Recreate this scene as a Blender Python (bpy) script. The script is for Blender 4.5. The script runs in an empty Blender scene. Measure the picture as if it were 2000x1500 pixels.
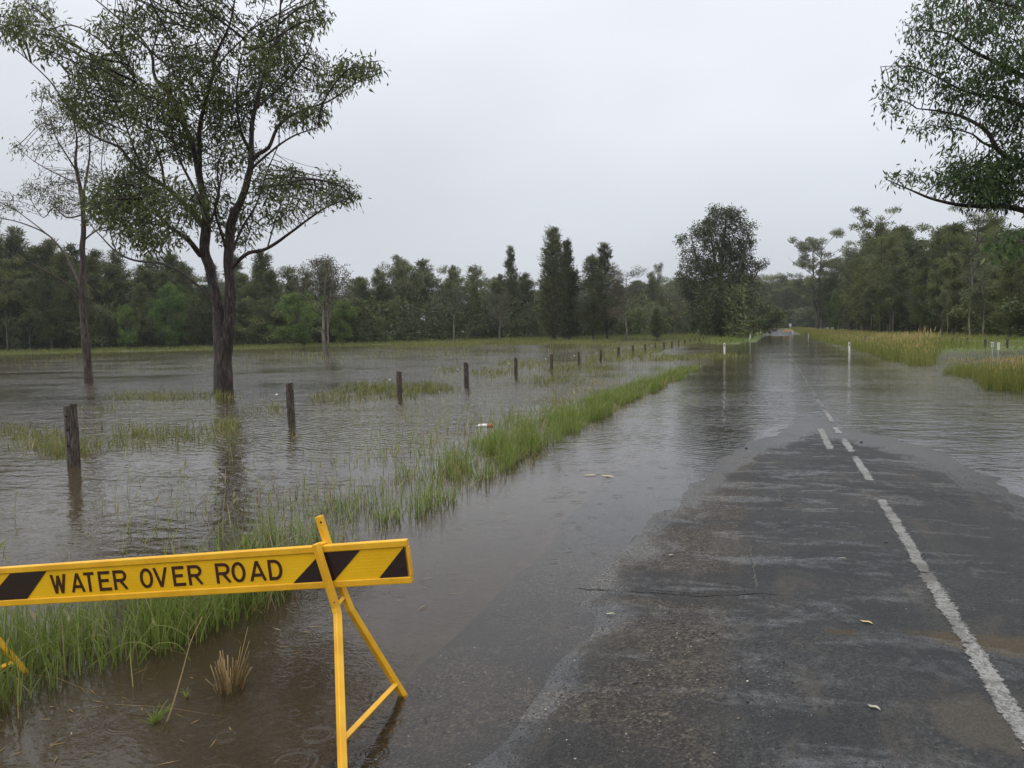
import bpy, math, random
import numpy as np
from mathutils import Matrix, Vector

R = math.radians
rng = np.random.default_rng(7)
random.seed(7)
scene = bpy.context.scene
col = scene.collection

# ------------------------------------------------------------------ camera
H = 1.70                       # eye height above the flood water, metres
FPX = 1500.0                   # focal length in photo pixels (2000 px wide)
YAW, PITCH, ROLL = R(18.9), R(3.97), R(1.2)
_f = np.array([-math.sin(YAW) * math.cos(PITCH), math.cos(YAW) * math.cos(PITCH), -math.sin(PITCH)])
_r0 = np.array([math.cos(YAW), math.sin(YAW), 0.0])
_u0 = np.cross(_r0, _f)
CR = math.cos(ROLL) * _r0 - math.sin(ROLL) * _u0
CU = math.sin(ROLL) * _r0 + math.cos(ROLL) * _u0
CAM = np.array([0.0, 0.0, H])

cam_d = bpy.data.cameras.new('camera')
cam = bpy.data.objects.new('camera', cam_d)
col.objects.link(cam)
cam_d.sensor_width = 36.0
cam_d.lens = FPX / 2000.0 * 36.0
cam_d.clip_start = 0.05
cam_d.clip_end = 4000.0
m = Matrix.Identity(4)
for i in range(3):
    m[i][0], m[i][1], m[i][2], m[i][3] = CR[i], CU[i], -_f[i], CAM[i]
cam.matrix_world = m
scene.camera = cam

# ------------------------------------------------------------------ world: overcast daylight
SUN_EL, SUN_AZ = R(52), R(-115)            # azimuth from +Y, clockwise positive
world = bpy.data.worlds.new('World')
scene.world = world
world.use_nodes = True
wn, wl = world.node_tree.nodes, world.node_tree.links
wn.clear()
w_out = wn.new('ShaderNodeOutputWorld')
w_bg = wn.new('ShaderNodeBackground')
w_bg.inputs['Strength'].default_value = 0.1
sky = wn.new('ShaderNodeTexSky')
sky.sky_type = 'NISHITA'
sky.sun_disc = False
sky.sun_elevation = SUN_EL
sky.sun_rotation = SUN_AZ
sky.air_density = 1.5
sky.dust_density = 6.0
tc = wn.new('ShaderNodeTexCoord')
sep = wn.new('ShaderNodeSeparateXYZ')
wl.new(tc.outputs['Generated'], sep.inputs[0])
ramp = wn.new('ShaderNodeValToRGB')
cr = ramp.color_ramp
cr.elements[0].position = 0.0
cr.elements[0].color = (0.530, 0.560, 0.610, 1)
cr.elements[1].position = 1.0
cr.elements[1].color = (1.52, 1.50, 1.45, 1)
e = cr.elements.new(0.16); e.color = (0.60, 0.63, 0.685, 1)
e = cr.elements.new(0.45); e.color = (0.86, 0.89, 0.96, 1)
wl.new(sep.outputs['Z'], ramp.inputs['Fac'])
# slow cloud mottling of an even rain deck
mp = wn.new('ShaderNodeMapping')
mp.inputs['Scale'].default_value = (1.0, 1.0, 2.6)
wl.new(tc.outputs['Generated'], mp.inputs[0])
nz = wn.new('ShaderNodeTexNoise')
nz.inputs['Scale'].default_value = 1.3
nz.inputs['Detail'].default_value = 3.0
nz.inputs['Roughness'].default_value = 0.45
wl.new(mp.outputs[0], nz.inputs['Vector'])
mr = wn.new('ShaderNodeMapRange')
mr.inputs['From Min'].default_value = 0.25
mr.inputs['From Max'].default_value = 0.75
mr.inputs['To Min'].default_value = 8.5
mr.inputs['To Max'].default_value = 11.5
wl.new(nz.outputs['Fac'], mr.inputs['Value'])
vm = wn.new('ShaderNodeVectorMath'); vm.operation = 'SCALE'
wl.new(ramp.outputs['Color'], vm.inputs[0])
wl.new(mr.outputs['Result'], vm.inputs['Scale'])
mix = wn.new('ShaderNodeMix'); mix.data_type = 'RGBA'
mix.inputs['Factor'].default_value = 0.94
wl.new(sky.outputs['Color'], mix.inputs[6])
wl.new(vm.outputs[0], mix.inputs[7])
wl.new(mix.outputs[2], w_bg.inputs['Color'])
wl.new(w_bg.outputs[0], w_out.inputs[0])

sun_d = bpy.data.lights.new('sun', 'SUN')
sun_d.energy = 1.0
sun_d.angle = R(40)
sun_d.color = (1.0, 0.97, 0.93)
sun = bpy.data.objects.new('sun', sun_d)
col.objects.link(sun)
sdir = Vector((math.sin(SUN_AZ) * math.cos(SUN_EL), math.cos(SUN_AZ) * math.cos(SUN_EL), math.sin(SUN_EL)))
sun.rotation_euler = sdir.to_track_quat('Z', 'Y').to_euler()
sun.location = (0, 0, 60)

vs = scene.view_settings
scene.display_settings.display_device = 'sRGB'
vs.view_transform = 'Standard'
vs.look = 'None'
vs.exposure = 0.22
vs.gamma = 1.0
vs.use_curve_mapping = False
scene.render.engine = 'CYCLES'
cy = scene.cycles
cy.max_bounces = 8
cy.diffuse_bounces = 2
cy.glossy_bounces = 3
cy.transmission_bounces = 4
cy.transparent_max_bounces = 8
cy.volume_bounces = 0
cy.caustics_reflective = False
cy.caustics_refractive = False
cy.use_denoising = True
cy.use_adaptive_sampling = True
cy.adaptive_threshold = 0.02

# ------------------------------------------------------------------ geometry helpers
def ray(px, py):
    return CR * (px - 1000.0) / FPX - CU * (py - 750.0) / FPX + _f

def P(px, py, z=0.0):
    d = ray(px, py)
    t = (z - H) / d[2]
    return CAM + d * t

def D(px, py, depth):
    return CAM + ray(px, py) * depth

def depth_of(p):
    return float(np.dot(np.asarray(p) - CAM, _f))

def smooth(a, b, x):
    t = np.clip((x - a) / (b - a), 0, 1)
    return t * t * (3 - 2 * t)

def _hash(ix, iy, seed):
    h = (ix.astype(np.int64) * 374761393 + iy.astype(np.int64) * 668265263 + seed * 2147483647) & 0xffffffff
    h = ((h ^ (h >> 13)) * 1274126177) & 0xffffffff
    h = (h ^ (h >> 16)) & 0xffffffff
    return h / 4294967295.0

def vnoise(x, y, seed=0):
    x = np.asarray(x, float); y = np.asarray(y, float)
    ix, iy = np.floor(x), np.floor(y)
    fx, fy = x - ix, y - iy
    fx = fx * fx * (3 - 2 * fx); fy = fy * fy * (3 - 2 * fy)
    a = _hash(ix, iy, seed); b = _hash(ix + 1, iy, seed)
    c = _hash(ix, iy + 1, seed); d = _hash(ix + 1, iy + 1, seed)
    return (a * (1 - fx) + b * fx) * (1 - fy) + (c * (1 - fx) + d * fx) * fy - 0.5

def fbm(x, y, seed=0, n=3):
    s, a = 0.0, 1.0
    for i in range(n):
        s = s + a * vnoise(x * 2 ** i, y * 2 ** i, seed + i * 17)
        a *= 0.5
    return s

def props(o, label=None, cat=None, group=None, kind=None):
    if label: o['label'] = label
    if cat: o['category'] = cat
    if group: o['group'] = group
    if kind: o['kind'] = kind
    return o

def link(name, me, mats=None, parent=None):
    o = bpy.data.objects.new(name, me)
    col.objects.link(o)
    if mats is not None:
        for mm in (mats if isinstance(mats, (list, tuple)) else [mats]):
            if mm.name not in [x.name for x in me.materials if x]:
                me.materials.append(mm)
    if parent is not None:
        o.parent = parent
    return o

def empty(name, loc=(0, 0, 0), rz=0.0):
    o = bpy.data.objects.new(name, None)
    col.objects.link(o)
    o.location = tuple(float(v) for v in loc)
    o.rotation_euler = (0, 0, rz)
    o.empty_display_size = 0.3
    return o

def mesh_quads(name, V, F, smooth_=False, tint=None, attr='tint'):
    """V (n,3), F (m,4) or (m,3)"""
    V = np.ascontiguousarray(V, dtype=np.float32)
    F = np.ascontiguousarray(F, dtype=np.int32)
    k = F.shape[1]
    me = bpy.data.meshes.new(name)
    me.vertices.add(len(V)); me.vertices.foreach_set('co', V.ravel())
    me.loops.add(F.size); me.loops.foreach_set('vertex_index', F.ravel())
    me.polygons.add(len(F))
    me.polygons.foreach_set('loop_start', np.arange(0, F.size, k, dtype=np.int32))
    if smooth_:
        me.polygons.foreach_set('use_smooth', np.ones(len(F), dtype=bool))
    if tint is not None:
        a = me.attributes.new(attr, 'FLOAT', 'POINT')
        a.data.foreach_set('value', np.ascontiguousarray(tint, dtype=np.float32))
    me.update(calc_edges=True)
    return me

def mesh_py(name, V, F, smooth_=False):
    me = bpy.data.meshes.new(name)
    me.from_pydata([tuple(map(float, v)) for v in V], [], [tuple(f) for f in F])
    if smooth_:
        for p in me.polygons: p.use_smooth = True
    me.update()
    return me

def grid_mesh(name, us, vs_, zf, tint=None, attr='tint', sm=True):
    U, Vv = np.meshgrid(us, vs_)
    Z = zf(U, Vv)
    V = np.stack([U.ravel(), Vv.ravel(), Z.ravel()], 1)
    nu, nv = len(us), len(vs_)
    i = np.arange(nu - 1)[None, :] + nu * np.arange(nv - 1)[:, None]
    F = np.stack([i, i + 1, i + 1 + nu, i + nu], -1).reshape(-1, 4)
    t = None if tint is None else tint(U, Vv).ravel()
    return mesh_quads(name, V, F, sm, t, attr)

def tube(path, radii, sides=8, cap=True, rough=0.0, seed=0):
    """returns V, F (quads) of a tube round a polyline"""
    path = np.asarray(path, float); n = len(path)
    radii = np.asarray(radii, float)
    T = np.gradient(path, axis=0)
    T /= np.linalg.norm(T, axis=1)[:, None] + 1e-9
    ref = np.array([0.31, 0.77, 0.12]) if abs(T[0][2]) > 0.8 else np.array([0, 0, 1.0])
    V = []
    a = np.arange(sides) * 2 * math.pi / sides
    nrm = np.cross(T[0], ref); nrm /= np.linalg.norm(nrm)
    for i in range(n):
        nrm = nrm - T[i] * np.dot(nrm, T[i]); nrm /= np.linalg.norm(nrm) + 1e-9
        b = np.cross(T[i], nrm)
        rr = radii[i] * np.ones(sides)
        if rough:
            rr = rr * (1 + rough * vnoise(a * 1.6 + 3, np.full(sides, i * 0.35), seed) * 2)
        V.append(path[i] + rr[:, None] * (np.cos(a)[:, None] * nrm + np.sin(a)[:, None] * b))
    V = np.concatenate(V)
    k = np.arange(sides); k2 = (k + 1) % sides
    F = np.concatenate([np.stack([k + i * sides, k2 + i * sides, k2 + (i + 1) * sides, k + (i + 1) * sides], 1) for i in range(n - 1)])
    if cap:
        V = np.concatenate([V, path[-1:] + T[-1:] * radii[-1] * 0.3, path[:1]])
        c = n * sides
        F = np.concatenate([F, np.stack([k + (n - 1) * sides, k2 + (n - 1) * sides, np.full(sides, c), np.full(sides, c)], 1)])
    return V, F

def merge(parts):
    Vs, Fs, o = [], [], 0
    for V, F in parts:
        Vs.append(V); Fs.append(F + o); o += len(V)
    return np.concatenate(Vs), np.concatenate(Fs)

def fix_tris(F):
    return [tuple(dict.fromkeys(map(int, f))) for f in F]

def tube_obj(name, path, radii, mat, parent, sides=10, rough=0.0, seed=0):
    V, F = tube(path, radii, sides, True, rough, seed)
    return link(name, mesh_py(name, V, fix_tris(F), True), mat, parent)

def resample(pts, step):
    pts = np.asarray(pts, float)
    # catmull-rom smoothing
    out = []
    n = len(pts)
    for i in range(n - 1):
        p0, p1, p2, p3 = pts[max(i - 1, 0)], pts[i], pts[i + 1], pts[min(i + 2, n - 1)]
        L = np.linalg.norm(p2[:3] - p1[:3]); k = max(1, int(L / step))
        for j in range(k):
            t = j / k
            out.append(0.5 * ((2 * p1) + (-p0 + p2) * t + (2 * p0 - 5 * p1 + 4 * p2 - p3) * t * t + (-p0 + 3 * p1 - 3 * p2 + p3) * t ** 3))
    out.append(pts[-1])
    return np.array(out)

def box_part(c, size, axes=None):
    ax = np.eye(3) if axes is None else np.asarray(axes)
    s = np.asarray(size) / 2
    V = [np.asarray(c) + ax[0] * s[0] * i + ax[1] * s[1] * j + ax[2] * s[2] * k for i in (-1, 1) for j in (-1, 1) for k in (-1, 1)]
    F = [(0, 1, 3, 2), (4, 6, 7, 5), (0, 4, 5, 1), (2, 3, 7, 6), (0, 2, 6, 4), (1, 5, 7, 3)]
    return np.array(V), np.array(F)

def bevel_obj(o, w, seg=2):
    b = o.modifiers.new('bevel', 'BEVEL'); b.width = w; b.segments = seg; b.limit_method = 'ANGLE'
    return o

# ------------------------------------------------------------------ materials
def srgb(r, g, b):
    f = lambda c: (c / 255.0) / 12.92 if c / 255.0 <= 0.04045 else (((c / 255.0) + 0.055) / 1.055) ** 2.4
    return (f(r), f(g), f(b), 1.0)

class NT:
    def __init__(self, name):
        self.m = bpy.data.materials.new(name); self.m.use_nodes = True
        self.t = self.m.node_tree; self.n = self.t.nodes; self.l = self.t.links
        self.n.clear()
        self.out = self.n.new('ShaderNodeOutputMaterial')
    def node(self, typ, **kw):
        x = self.n.new(typ)
        for k, v in kw.items():
            if k.startswith('_'):
                setattr(x, k[1:], v)
            else:
                x.inputs[k.replace('__', ' ')].default_value = v
        return x
    def link(self, a, b): self.l.new(a, b)
    def coords(self, kind='Object', scale=(1, 1, 1), rot=(0, 0, 0)):
        c = self.n.new('ShaderNodeTexCoord'); mpp = self.n.new('ShaderNodeMapping')
        mpp.inputs['Scale'].default_value = scale; mpp.inputs['Rotation'].default_value = rot
        self.link(c.outputs[kind], mpp.inputs[0]); return mpp.outputs[0]
    def noise(self, vec, scale, detail=3, rough=0.5, dist=0.0):
        x = self.node('ShaderNodeTexNoise', Scale=scale, Detail=detail, Roughness=rough, Distortion=dist)
        if vec is not None: self.link(vec, x.inputs['Vector'])
        return x.outputs['Fac']
    def ramp(self, fac, stops):
        x = self.n.new('ShaderNodeValToRGB'); c = x.color_ramp
        while len(c.elements) < len(stops): c.elements.new(0.5)
        for el, (p, cc) in zip(c.elements, stops):
            el.position = p; el.color = cc if len(cc) == 4 else tuple(cc) + (1,)
        self.link(fac, x.inputs['Fac']); return x.outputs['Color']
    def maprange(self, v, a, b, c=0.0, d=1.0, smooth_=True):
        x = self.n.new('ShaderNodeMapRange')
        if smooth_: x.interpolation_type = 'SMOOTHSTEP'
        for k, val in zip(('From Min', 'From Max', 'To Min', 'To Max'), (a, b, c, d)): x.inputs[k].default_value = val
        self.link(v, x.inputs['Value']); return x.outputs['Result']
    def math(self, op, a, b=None):
        x = self.n.new('ShaderNodeMath'); x.operation = op
        for i, v in enumerate((a, b)):
            if v is None: continue
            if isinstance(v, (int, float)): x.inputs[i].default_value = v
            else: self.link(v, x.inputs[i])
        return x.outputs[0]
    def mixc(self, fac, a, b, mode='MIX'):
        x = self.n.new('ShaderNodeMix'); x.data_type = 'RGBA'; x.blend_type = mode
        for idx, v in ((0, fac), (6, a), (7, b)):
            if isinstance(v, (int, float)): x.inputs[idx].default_value = v
            elif isinstance(v, tuple): x.inputs[idx].default_value = v if len(v) == 4 else v + (1,)
            else: self.link(v, x.inputs[idx])
        return x.outputs[2]
    def bump(self, h, strength=0.5, dist=0.01, normal=None):
        x = self.node('ShaderNodeBump', Strength=strength, Distance=dist)
        self.link(h, x.inputs['Height'])
        if normal is not None: self.link(normal, x.inputs['Normal'])
        return x.outputs[0]
    def principled(self, color, rough=0.5, spec=0.5, normal=None, coat=0.0):
        x = self.n.new('ShaderNodeBsdfPrincipled')
        if isinstance(color, tuple): x.inputs['Base Color'].default_value = color if len(color) == 4 else color + (1,)
        else: self.link(color, x.inputs['Base Color'])
        if isinstance(rough, (int, float)): x.inputs['Roughness'].default_value = rough
        else: self.link(rough, x.inputs['Roughness'])
        x.inputs['Specular IOR Level'].default_value = spec
        x.inputs['Coat Weight'].default_value = coat
        x.inputs['Coat Roughness'].default_value = 0.08
        if normal is not None: self.link(normal, x.inputs['Normal'])
        self.link(x.outputs[0], self.out.inputs[0]); return x
    def attr(self, name):
        x = self.n.new('ShaderNodeAttribute'); x.attribute_name = name; return x.outputs['Fac']

def leaf_mat(name, c1, c2, c3, rough=0.45, trans=0.25, objvar=0.25, spec=0.4):
    t = NT(name)
    c = t.ramp(t.attr('tint'), [(0.0, c1), (0.55, c2), (1.0, c3)])
    oi = t.n.new('ShaderNodeObjectInfo')
    hsv = t.n.new('ShaderNodeHueSaturation')
    t.link(c, hsv.inputs['Color'])
    t.link(t.maprange(oi.outputs['Random'], 0, 1, 1 - objvar, 1 + objvar, False), hsv.inputs['Value'])
    t.link(t.maprange(oi.outputs['Random'], 0, 1, 0.515, 0.485, False), hsv.inputs['Hue'])
    p = t.principled(hsv.outputs[0], rough, spec)
    tr = t.n.new('ShaderNodeBsdfTranslucent'); t.link(hsv.outputs[0], tr.inputs[0])
    mx = t.n.new('ShaderNodeMixShader'); mx.inputs[0].default_value = trans
    t.link(p.outputs[0], mx.inputs[1]); t.link(tr.outputs[0], mx.inputs[2]); t.link(mx.outputs[0], t.out.inputs[0])
    return t.m

def bark_mat(name, ca, cb, cc, sc=6.0, rough=0.75, bumpd=0.03):
    t = NT(name)
    v = t.coords('Object', (sc, sc, sc * 0.14))
    n1 = t.noise(v, 2.2, 6, 0.65, 0.6)
    n2 = t.noise(t.coords('Object', (1, 1, 0.6)), 1.1, 3)
    c = t.ramp(n1, [(0.38, ca), (0.51, cb), (0.66, cc)])
    c = t.mixc(t.maprange(n2, 0.35, 0.7), c, ca, 'MIX')
    c2 = t.mixc(0.55, c, t.ramp(n1, [(0.38, ca), (0.51, cb), (0.66, cc)]))
    t.principled(c2, rough, 0.4, t.bump(n1, 0.9, bumpd))
    return t.m

M = {}
M['leaf_gum'] = leaf_mat('gum_leaf', (0.058, 0.068, 0.024), (0.135, 0.158, 0.050), (0.26, 0.28, 0.10), 0.5, 0.45, 0.0, 0.25)
M['leaf_green'] = leaf_mat('green_gum_leaf', (0.042, 0.066, 0.026), (0.100, 0.155, 0.055), (0.21, 0.28, 0.105), 0.5, 0.45, 0.0, 0.25)
M['leaf_olive'] = leaf_mat('olive_leaf', (0.068, 0.080, 0.036), (0.130, 0.148, 0.062), (0.21, 0.22, 0.105), 0.5, 0.22)
M['leaf_casuarina'] = leaf_mat('casuarina_needle', (0.054, 0.066, 0.024), (0.105, 0.122, 0.042), (0.180, 0.190, 0.070), 0.6, 0.22, 0.35)
M['leaf_dark'] = leaf_mat('dark_green_leaf', (0.046, 0.062, 0.022), (0.092, 0.116, 0.036), (0.155, 0.180, 0.055), 0.55, 0.22, 0.35)
M['leaf_bright'] = leaf_mat('bright_green_leaf', (0.045, 0.085, 0.017), (0.095, 0.165, 0.030), (0.15, 0.23, 0.045), 0.5, 0.3, 0.15)
M['leaf_brown'] = leaf_mat('brown_leaf', (0.065, 0.060, 0.040), (0.115, 0.105, 0.068), (0.165, 0.150, 0.100), 0.6, 0.2, 0.15)
M['bark_dark'] = bark_mat('dark_wet_bark', (0.004, 0.003, 0.0028), (0.032, 0.021, 0.017), (0.150, 0.100, 0.080), 10.0, 0.55, 0.06)
M['bark_brown'] = bark_mat('brown_bark', (0.020, 0.013, 0.010), (0.060, 0.040, 0.032), (0.15, 0.10, 0.085), 7.0, 0.65, 0.03)
M['bark_pale'] = bark_mat('pale_bark', (0.06, 0.05, 0.035), (0.16, 0.14, 0.11), (0.30, 0.27, 0.22), 4.0, 0.7, 0.02)
M['bark_grey'] = bark_mat('grey_bark', (0.02, 0.018, 0.015), (0.055, 0.048, 0.04), (0.12, 0.10, 0.085), 4.0, 0.75, 0.02)
M['post'] = bark_mat('weathered_post_wood', (0.016, 0.011, 0.008), (0.070, 0.052, 0.040), (0.18, 0.15, 0.125), 26.0, 0.65, 0.012)

def grass_mat(name, stops, rough=0.5, trans=0.35):
    t = NT(name)
    c = t.ramp(t.attr('tint'), stops)
    p = t.principled(c, rough, 0.35)
    tr = t.n.new('ShaderNodeBsdfTranslucent'); t.link(c, tr.inputs[0])
    mx = t.n.new('ShaderNodeMixShader'); mx.inputs[0].default_value = trans
    t.link(p.outputs[0], mx.inputs[1]); t.link(tr.outputs[0], mx.inputs[2]); t.link(mx.outputs[0], t.out.inputs[0])
    return t.m
M['grass_green'] = grass_mat('wet_green_grass', [(0.0, (0.105, 0.155, 0.028)), (0.5, (0.21, 0.275, 0.060)), (0.82, (0.31, 0.34, 0.12)), (1.0, (0.36, 0.30, 0.17))])
M['grass_gold'] = grass_mat('golden_seeding_grass', [(0.0, (0.105, 0.145, 0.028)), (0.4, (0.20, 0.225, 0.050)), (0.75, (0.33, 0.28, 0.085)), (1.0, (0.46, 0.34, 0.15))])
M['grass_flood'] = grass_mat('flooded_grass', [(0.0, (0.10, 0.125, 0.030)), (0.5, (0.19, 0.215, 0.060)), (1.0, (0.30, 0.26, 0.11))])
M['straw'] = grass_mat('dead_straw', [(0.0, (0.13, 0.08, 0.03)), (0.6, (0.30, 0.20, 0.085)), (1.0, (0.50, 0.38, 0.19))])

def simple(name, c, rough=0.5, spec=0.5, noise_amt=0.12, nscale=30.0):
    t = NT(name)
    n = t.noise(t.coords('Object'), nscale, 4)
    c2 = t.mixc(t.maprange(n, 0.3, 0.7, 0, 1), tuple(x * (1 - noise_amt) for x in c[:3]), tuple(min(1, x * (1 + noise_amt)) for x in c[:3]))
    t.principled(c2, rough, spec, t.bump(n, 0.15, 0.002))
    return t.m

# yellow powder-coated metal of the barrier, wet with fine drops
t = NT('yellow_wet_metal')
v = t.coords('Object')
n = t.noise(v, 9.0, 4)
vor = t.node('ShaderNodeTexVoronoi', Scale=170.0); t.link(v, vor.inputs['Vector'])
drop = t.maprange(vor.outputs['Distance'], 0.12, 0.34, 1, 0)
dmask = t.math('MULTIPLY', drop, t.maprange(t.noise(v, 60.0, 2), 0.52, 0.6))
dirt = t.maprange(t.noise(v, 22.0, 6, 0.7), 0.60, 0.78)
c = t.mixc(t.maprange(n, 0.3, 0.7), (0.74, 0.375, 0.012), (0.86, 0.47, 0.022))
c = t.mixc(t.math('MULTIPLY', dirt, 0.55), c, (0.30, 0.17, 0.04))
scr = t.maprange(t.noise(t.coords('Object', (9, 9, 90)), 3.0, 4, 0.7), 0.66, 0.74)
c = t.mixc(t.math('MULTIPLY', scr, 0.5), c, (0.55, 0.42, 0.18))
p = t.principled(c, 0.38, 0.5, t.bump(dmask, 0.6, 0.0015), 0.0)
M['yellow'] = t.m
t = NT('yellow_reflective_sheet')
v = t.coords('Object')
n = t.noise(v, 5.0, 3)
wv = t.node('ShaderNodeTexVoronoi', Scale=190.0); t.link(v, wv.inputs['Vector'])
dmask = t.math('MULTIPLY', t.maprange(wv.outputs['Distance'], 0.1, 0.3, 1, 0), t.maprange(t.noise(v, 45.0, 2), 0.54, 0.62))
c = t.mixc(t.maprange(n, 0.3, 0.7), (0.80, 0.45, 0.003), (0.88, 0.51, 0.005))
c = t.mixc(t.math('MULTIPLY', dmask, 0.25), c, (0.95, 0.72, 0.2))
c = t.mixc(t.maprange(t.noise(v, 3.2, 6, 0.72), 0.55, 0.8, 0, 0.4), c, (0.46, 0.27, 0.02))
t.principled(c, 0.33, 0.5, t.bump(dmask, 0.6, 0.0015))
M['sheet'] = t.m
M['black'] = simple('black_print', (0.022, 0.012, 0.010), 0.4, 0.4, 0.25, 120)
M['text'] = simple('dark_brown_print', (0.045, 0.014, 0.006), 0.4, 0.4, 0.15, 120)
M['hole'] = simple('dark_hole', (0.01, 0.008, 0.006), 0.9)
M['white'] = simple('white_plastic', (0.72, 0.72, 0.69), 0.45, 0.4, 0.1, 12)
M['reflector'] = simple('red_reflector', (0.16, 0.035, 0.03), 0.3)
M['insulator'] = simple('white_insulator', (0.75, 0.75, 0.72), 0.3)
M['wire'] = simple('galvanised_wire', (0.16, 0.16, 0.15), 0.5)
M['signgrey'] = simple('grey_sign_metal', (0.42, 0.43, 0.46), 0.5)
M['signwhite'] = simple('white_sign', (0.62, 0.62, 0.62), 0.5)
M['signyellow'] = simple('yellow_sign', (0.62, 0.30, 0.01), 0.5)
M['bottle'] = simple('white_bottle', (0.80, 0.80, 0.78), 0.25)
M['rust'] = simple('orange_brown_label', (0.35, 0.13, 0.05), 0.5)
M['leaf_yellow'] = simple('pale_yellow_leaf', (0.55, 0.42, 0.20), 0.5)
M['leaf_red'] = simple('red_leaf', (0.25, 0.03, 0.02), 0.5)
M['leaf_pale'] = simple('pale_grey_leaf', (0.34, 0.33, 0.25), 0.6)
M['stone_dark'] = simple('dark_stone', (0.02, 0.02, 0.02), 0.5)
M['stone_pale'] = simple('pale_stone', (0.45, 0.43, 0.38), 0.5)

# asphalt: worn chip seal, wet, with films of water in its hollows
t = NT('wet_asphalt')
g = t.coords('Object')
sx = t.n.new('ShaderNodeSeparateXYZ'); t.link(g, sx.inputs[0])
chip = t.node('ShaderNodeTexVoronoi', Scale=75.0); t.link(g, chip.inputs['Vector'])
chip2 = t.node('ShaderNodeTexVoronoi', Scale=30.0); t.link(g, chip2.inputs['Vector'])
big = t.noise(t.coords('Object', (0.55, 1.0, 1)), 1.4, 4, 0.55, 0.4)
med = t.noise(t.coords('Object', (1.0, 0.45, 1)), 3.5, 5, 0.6, 0.8)
tr_ = t.noise(t.coords('Object', (1.6, 0.12, 1)), 1.3, 3)
lane = t.maprange(t.math('ADD', sx.outputs['X'], t.math('MULTIPLY', t.math('SUBTRACT', med, 0.5), 0.25)), -0.35, -0.1)
base = t.ramp(chip.outputs['Color'], [(0.0, (0.006, 0.005, 0.005)), (0.5, (0.038, 0.032, 0.026)), (0.8, (0.080, 0.068, 0.053)), (1.0, (0.16, 0.135, 0.105))])
smoothc = t.ramp(chip.outputs['Color'], [(0.0, (0.014, 0.015, 0.016)), (0.6, (0.034, 0.035, 0.037)), (1.0, (0.065, 0.064, 0.060))])
c = t.mixc(lane, base, smoothc)
c = t.mixc(t.maprange(big, 0.45, 0.62, 0, 0.75), c, (0.017, 0.019, 0.022), 'MIX')
c = t.mixc(t.maprange(med, 0.52, 0.68, 0, 0.5), c, (0.075, 0.067, 0.055), 'MIX')
c = t.mixc(t.maprange(t.noise(g, 28.0, 5, 0.75), 0.50, 0.66, 0, 0.6), c, (0.012, 0.012, 0.012))
c = t.mixc(t.maprange(t.noise(t.coords('Object', (1, 1, 1), (0, 0, 1)), 34.0, 5, 0.8), 0.56, 0.72, 0, 0.4), c, (0.10, 0.088, 0.070))
fleck = t.math('GREATER_THAN', chip2.outputs['Color'], 0.86)
fl2 = t.math('MULTIPLY', fleck, t.maprange(chip2.outputs['Distance'], 0.05, 0.22, 1, 0))
c = t.mixc(t.math('MULTIPLY', fl2, t.math('SUBTRACT', 1.0, t.math('MULTIPLY', lane, 0.7))), c, (0.42, 0.38, 0.32))
def stain_at(x, y, rx, ry):
    mpp = t.n.new('ShaderNodeMapping'); mpp.inputs['Location'].default_value = (-x / rx, -y / ry, 0); mpp.inputs['Scale'].default_value = (1 / rx, 1 / ry, 0)
    t.link(g, mpp.inputs[0]); vl = t.n.new('ShaderNodeVectorMath'); vl.operation = 'LENGTH'; t.link(mpp.outputs[0], vl.inputs[0])
    return t.maprange(t.math('ADD', vl.outputs['Value'], t.math('MULTIPLY', t.math('SUBTRACT', med, 0.5), 2.2)), 0.7, 1.15, 1, 0)
for q, rx, ry, cc, am in ((P(1930, 1262, .02), .34, .16, (0.060, 0.044, 0.022), .8), (P(1910, 1420, .02), .20, .26, (0.085, 0.073, 0.050), .45), (P(1645, 1243, .02), .10, .05, (0.05, 0.036, 0.02), .8)):
    c = t.mixc(t.math('MULTIPLY', stain_at(q[0], q[1], rx, ry), am), c, cc)
wav = t.math('ADD', sx.outputs['Y'], t.math('MULTIPLY', t.noise(t.coords('Object', (0.6, 0.2, 1)), 2.0, 4), 0.9))
film = t.math('ADD', t.math('MULTIPLY', t.noise(t.coords('Object', (0.55, 1.7, 1)), 1.6, 5, 0.62, 0.9), 0.7), t.math('MULTIPLY', t.noise(g, 16.0, 4, 0.7), 0.3))
filmm = t.math('MAXIMUM', t.maprange(film, 0.51, 0.62), t.maprange(t.math('SUBTRACT', t.math('ADD', sx.outputs['Z'], t.math('MULTIPLY', t.math('SUBTRACT', med, 0.5), 0.03)), t.maprange(sx.outputs['Y'], 6.0, 14.0, 0, 0.016)), 0.009, 0.0))
rough = t.math('SUBTRACT', 0.66, t.math('MULTIPLY', filmm, 0.52))
hb = t.math('MULTIPLY', chip.outputs['Distance'], t.math('SUBTRACT', 1.0, t.math('MULTIPLY', filmm, 0.75)))
nb = t.bump(hb, 0.9, 0.012)
nb = t.bump(t.noise(g, 2.5, 3), 0.25, 0.02, nb)
p = t.principled(c, rough, 0.5, nb)
t.link(t.math('ADD', 0.30, t.math('MULTIPLY', filmm, 0.18)), p.inputs['Specular IOR Level'])
M['asphalt'] = t.m

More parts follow.
